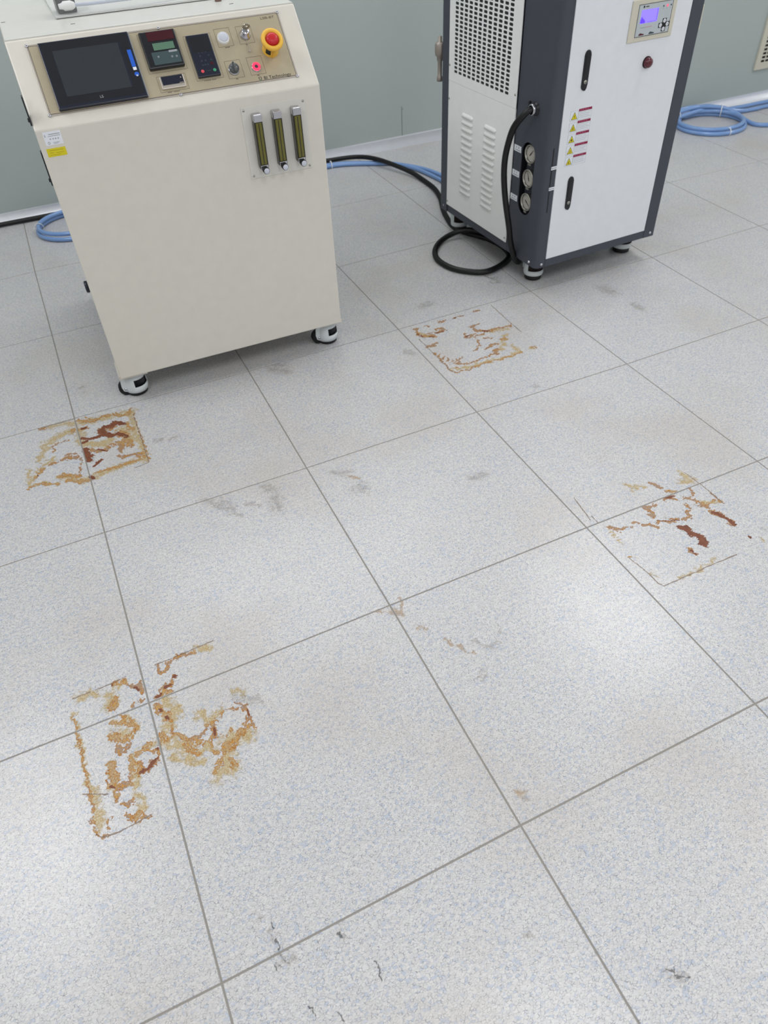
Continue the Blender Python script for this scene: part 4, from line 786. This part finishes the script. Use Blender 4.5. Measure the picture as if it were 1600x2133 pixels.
# ---------------------------------------------------------------- rust and grime on the tiles
def stain(name, layers, label, cat, seed=0, step=.0016, group=None):
    pts = [v for L_ in layers.values() for st_ in L_ for v in [(st_[i]/1000, st_[i+1]/1000, st_[0]/1000) for i in range(1, len(st_), 2)]]
    x0 = min(p[0]-p[2]*1.6 for p in pts)-.004; x1 = max(p[0]+p[2]*1.6 for p in pts)+.004; y0 = min(p[1]-p[2]*1.6 for p in pts)-.004; y1 = max(p[1]+p[2]*1.6 for p in pts)+.004
    nx, ny = int((x1-x0)/step)+2, int((y1-y0)/step)+2
    gx, gy = np.meshgrid(x0+np.arange(nx)*step, y0+np.arange(ny)*step, indexing='ij')
    WL = .12 if name == 'rust_stain' else .6
    F_ = {}; WS = dict(h=1.1, a=.75, d=.35, s=1.2, b=1.)
    rs = np.random.RandomState(len(pts)+7); wx = np.zeros_like(gx); wy = np.zeros_like(gx); wr_ = np.zeros_like(gx)
    for lam, am in ((.034, .0024), (.019, .0018), (.010, .0013), (.006, .0008)):
        for _ in range(5):
            a_ = rs.rand()*6.28; kx, ky = math.cos(a_)*6.28/lam, math.sin(a_)*6.28/lam
            p1, p2, p3 = rs.rand(3)*6.28; ph = gx*kx+gy*ky
            wx += am*.6*np.sin(ph+p1); wy += am*.6*np.sin(ph+p2); wr_ += np.sin(ph+p3)*.16
    gx0, gy0 = gx, gy
    for k in 'hadlsb':
        f = np.zeros_like(gx0); gx, gy = (gx0+wx*WS[k], gy0+wy*WS[k]) if k in 'hadsb' else (gx0+wx*WL, gy0+wy*WL)
        for st_ in layers.get(k, []):
            r = max(st_[0]/1000, .0016); P = [(st_[i]/1000, st_[i+1]/1000) for i in range(1, len(st_), 2)]
            if len(P) == 1: P = P*2
            for (ax, ay), (bx, by) in zip(P, P[1:]):
                dx, dy = bx-ax, by-ay; L2 = dx*dx+dy*dy
                tt_ = np.clip(((gx-ax)*dx+(gy-ay)*dy)/L2, 0, 1) if L2 > 1e-12 else 0
                dd = np.hypot(gx-ax-tt_*dx, gy-ay-tt_*dy)
                wd = {'h': r*.9, 's': r*.9, 'b': r*.8, 'l': .0012}.get(k, max(.0018, r*.55))
                f = np.maximum(f, np.clip(.5+(r*(1+.4*wr_*(k in 'ad'))-dd)/(2*wd), 0, 1))
        F_[k] = f
    gx, gy = gx0, gy0
    tot = np.maximum.reduce([F_[k] for k in F_])
    # leave the tile joints open
    def near(gx, gy):
        d = np.full(gx.shape, 9.)
        i0, i1, j0, j1 = int(math.floor(x0/.6))-1, int(math.ceil(x1/.6))+1, int(math.floor(-y1/.6))-1, int(math.ceil(-y0/.6))+1
        for i in range(i0, i1+1):
            for j in range(j0, j1+1):
                for e in ((1, 0), (0, 1)):
                    a_, b_ = corner(i, j), corner(i+e[0], j+e[1]); dx, dy = b_[0]-a_[0], b_[1]-a_[1]; L2 = dx*dx+dy*dy
                    tt_ = np.clip(((gx-a_[0])*dx+(gy-a_[1])*dy)/L2, 0, 1); d = np.minimum(d, np.hypot(gx-a_[0]-tt_*dx, gy-a_[1]-tt_*dy))
        return d
    cx, cy = gx[:-1, :-1]+step/2, gy[:-1, :-1]+step/2
    keep = (np.maximum.reduce([tot[:-1, :-1], tot[1:, :-1], tot[:-1, 1:], tot[1:, 1:]]) > .03) & (near(cx, cy) > .0022)
    idx = -np.ones((nx, ny), int); I, J = np.nonzero(keep)
    for a_, b_ in ((0, 0), (1, 0), (0, 1), (1, 1)): idx[I+a_, J+b_] = 1
    sel = np.nonzero(idx > 0); idx[sel] = np.arange(len(sel[0]))
    me = bpy.data.meshes.new(name)
    co = np.stack([gx[sel], gy[sel], np.full(len(sel[0]), .00035)], 1)
    fc = np.stack([idx[I, J], idx[I+1, J], idx[I+1, J+1], idx[I, J+1]], 1)
    c_ = Vector(((x0+x1)/2, (y0+y1)/2, 0)); co[:, 0] -= c_.x; co[:, 1] -= c_.y
    me.from_pydata(co.tolist(), [], fc.tolist())
    for nm, ks_ in (('rust', 'had'), ('grime', 'sbl')):
        at = me.color_attributes.new(nm, 'FLOAT_COLOR', 'POINT')
        d = np.ones((len(sel[0]), 4), np.float32)
        for q_, k in enumerate(ks_): d[:, q_] = F_[k][sel]
        d[:, 3] = 1. if name == 'rust_stain' else 0.
        at.data.foreach_set('color', d.ravel())
    me.materials.append(STAIN)
    o = bpy.data.objects.new(name, me); COL.objects.link(o); o.location = c_; tag(o, label, cat, group); return o
RL = {'near machine': 'square rust stain with dark brown core in front of the cream cabinet left caster', 'between machines': 'square amber rust stain on the floor between the cabinet and the chiller',
      'right side': 'rust plate mark with two dark brown streaks near the right edge of the floor', 'front left': 'large yellow and amber rust stain across a joint crossing, nearest the camera'}
for k, v in RUST.items(): stain('rust_stain', v, RL[k], 'stain', group='rust stains left by four machine feet')
SL = {'a': 'pair of grey-brown smudges just below a tile joint, left of centre', 'b': 'grey-brown footprint smudge right of the central joint crossing', 'c': 'light brown stain on the joint crossing at the middle of the floor',
 'd': 'faint brown curved scuff on the tile right of the middle crossing', 'e': 'small olive-brown spot just above the lower right joint crossing', 'f': 'black scratches and grey scuffs across the joint near the bottom edge',
 'g': 'dark grey scuff at the lower right of the floor', 'h': 'tiny grey spot left of the lower right dark scuff', 'i': 'grey smudge at the right corner of the nearest rust stain', 'j': 'tiny grey specks scattered on the far tiles',
 'k': 'faint brown patch on the tile just beyond the rust stain between the machines', 'l': 'thin black scratch marks on the floor in front of the black hose loop', 'm': 'small grey curl mark left of the cream cabinet front caster', 'n': 'faint grey smudge on the floor below the cream cabinet front edge',
 'o': 'faint grey patches on the tiles in front of the chiller', 'p': 'pale grey smudges around the right-hand rust stain'}
for k, v in SMUDGE.items():
    o = stain('scuff_mark', v, SL[k], 'scuff mark')
    if k in 'adfgjlmop': o['kind'] = 'stuff'
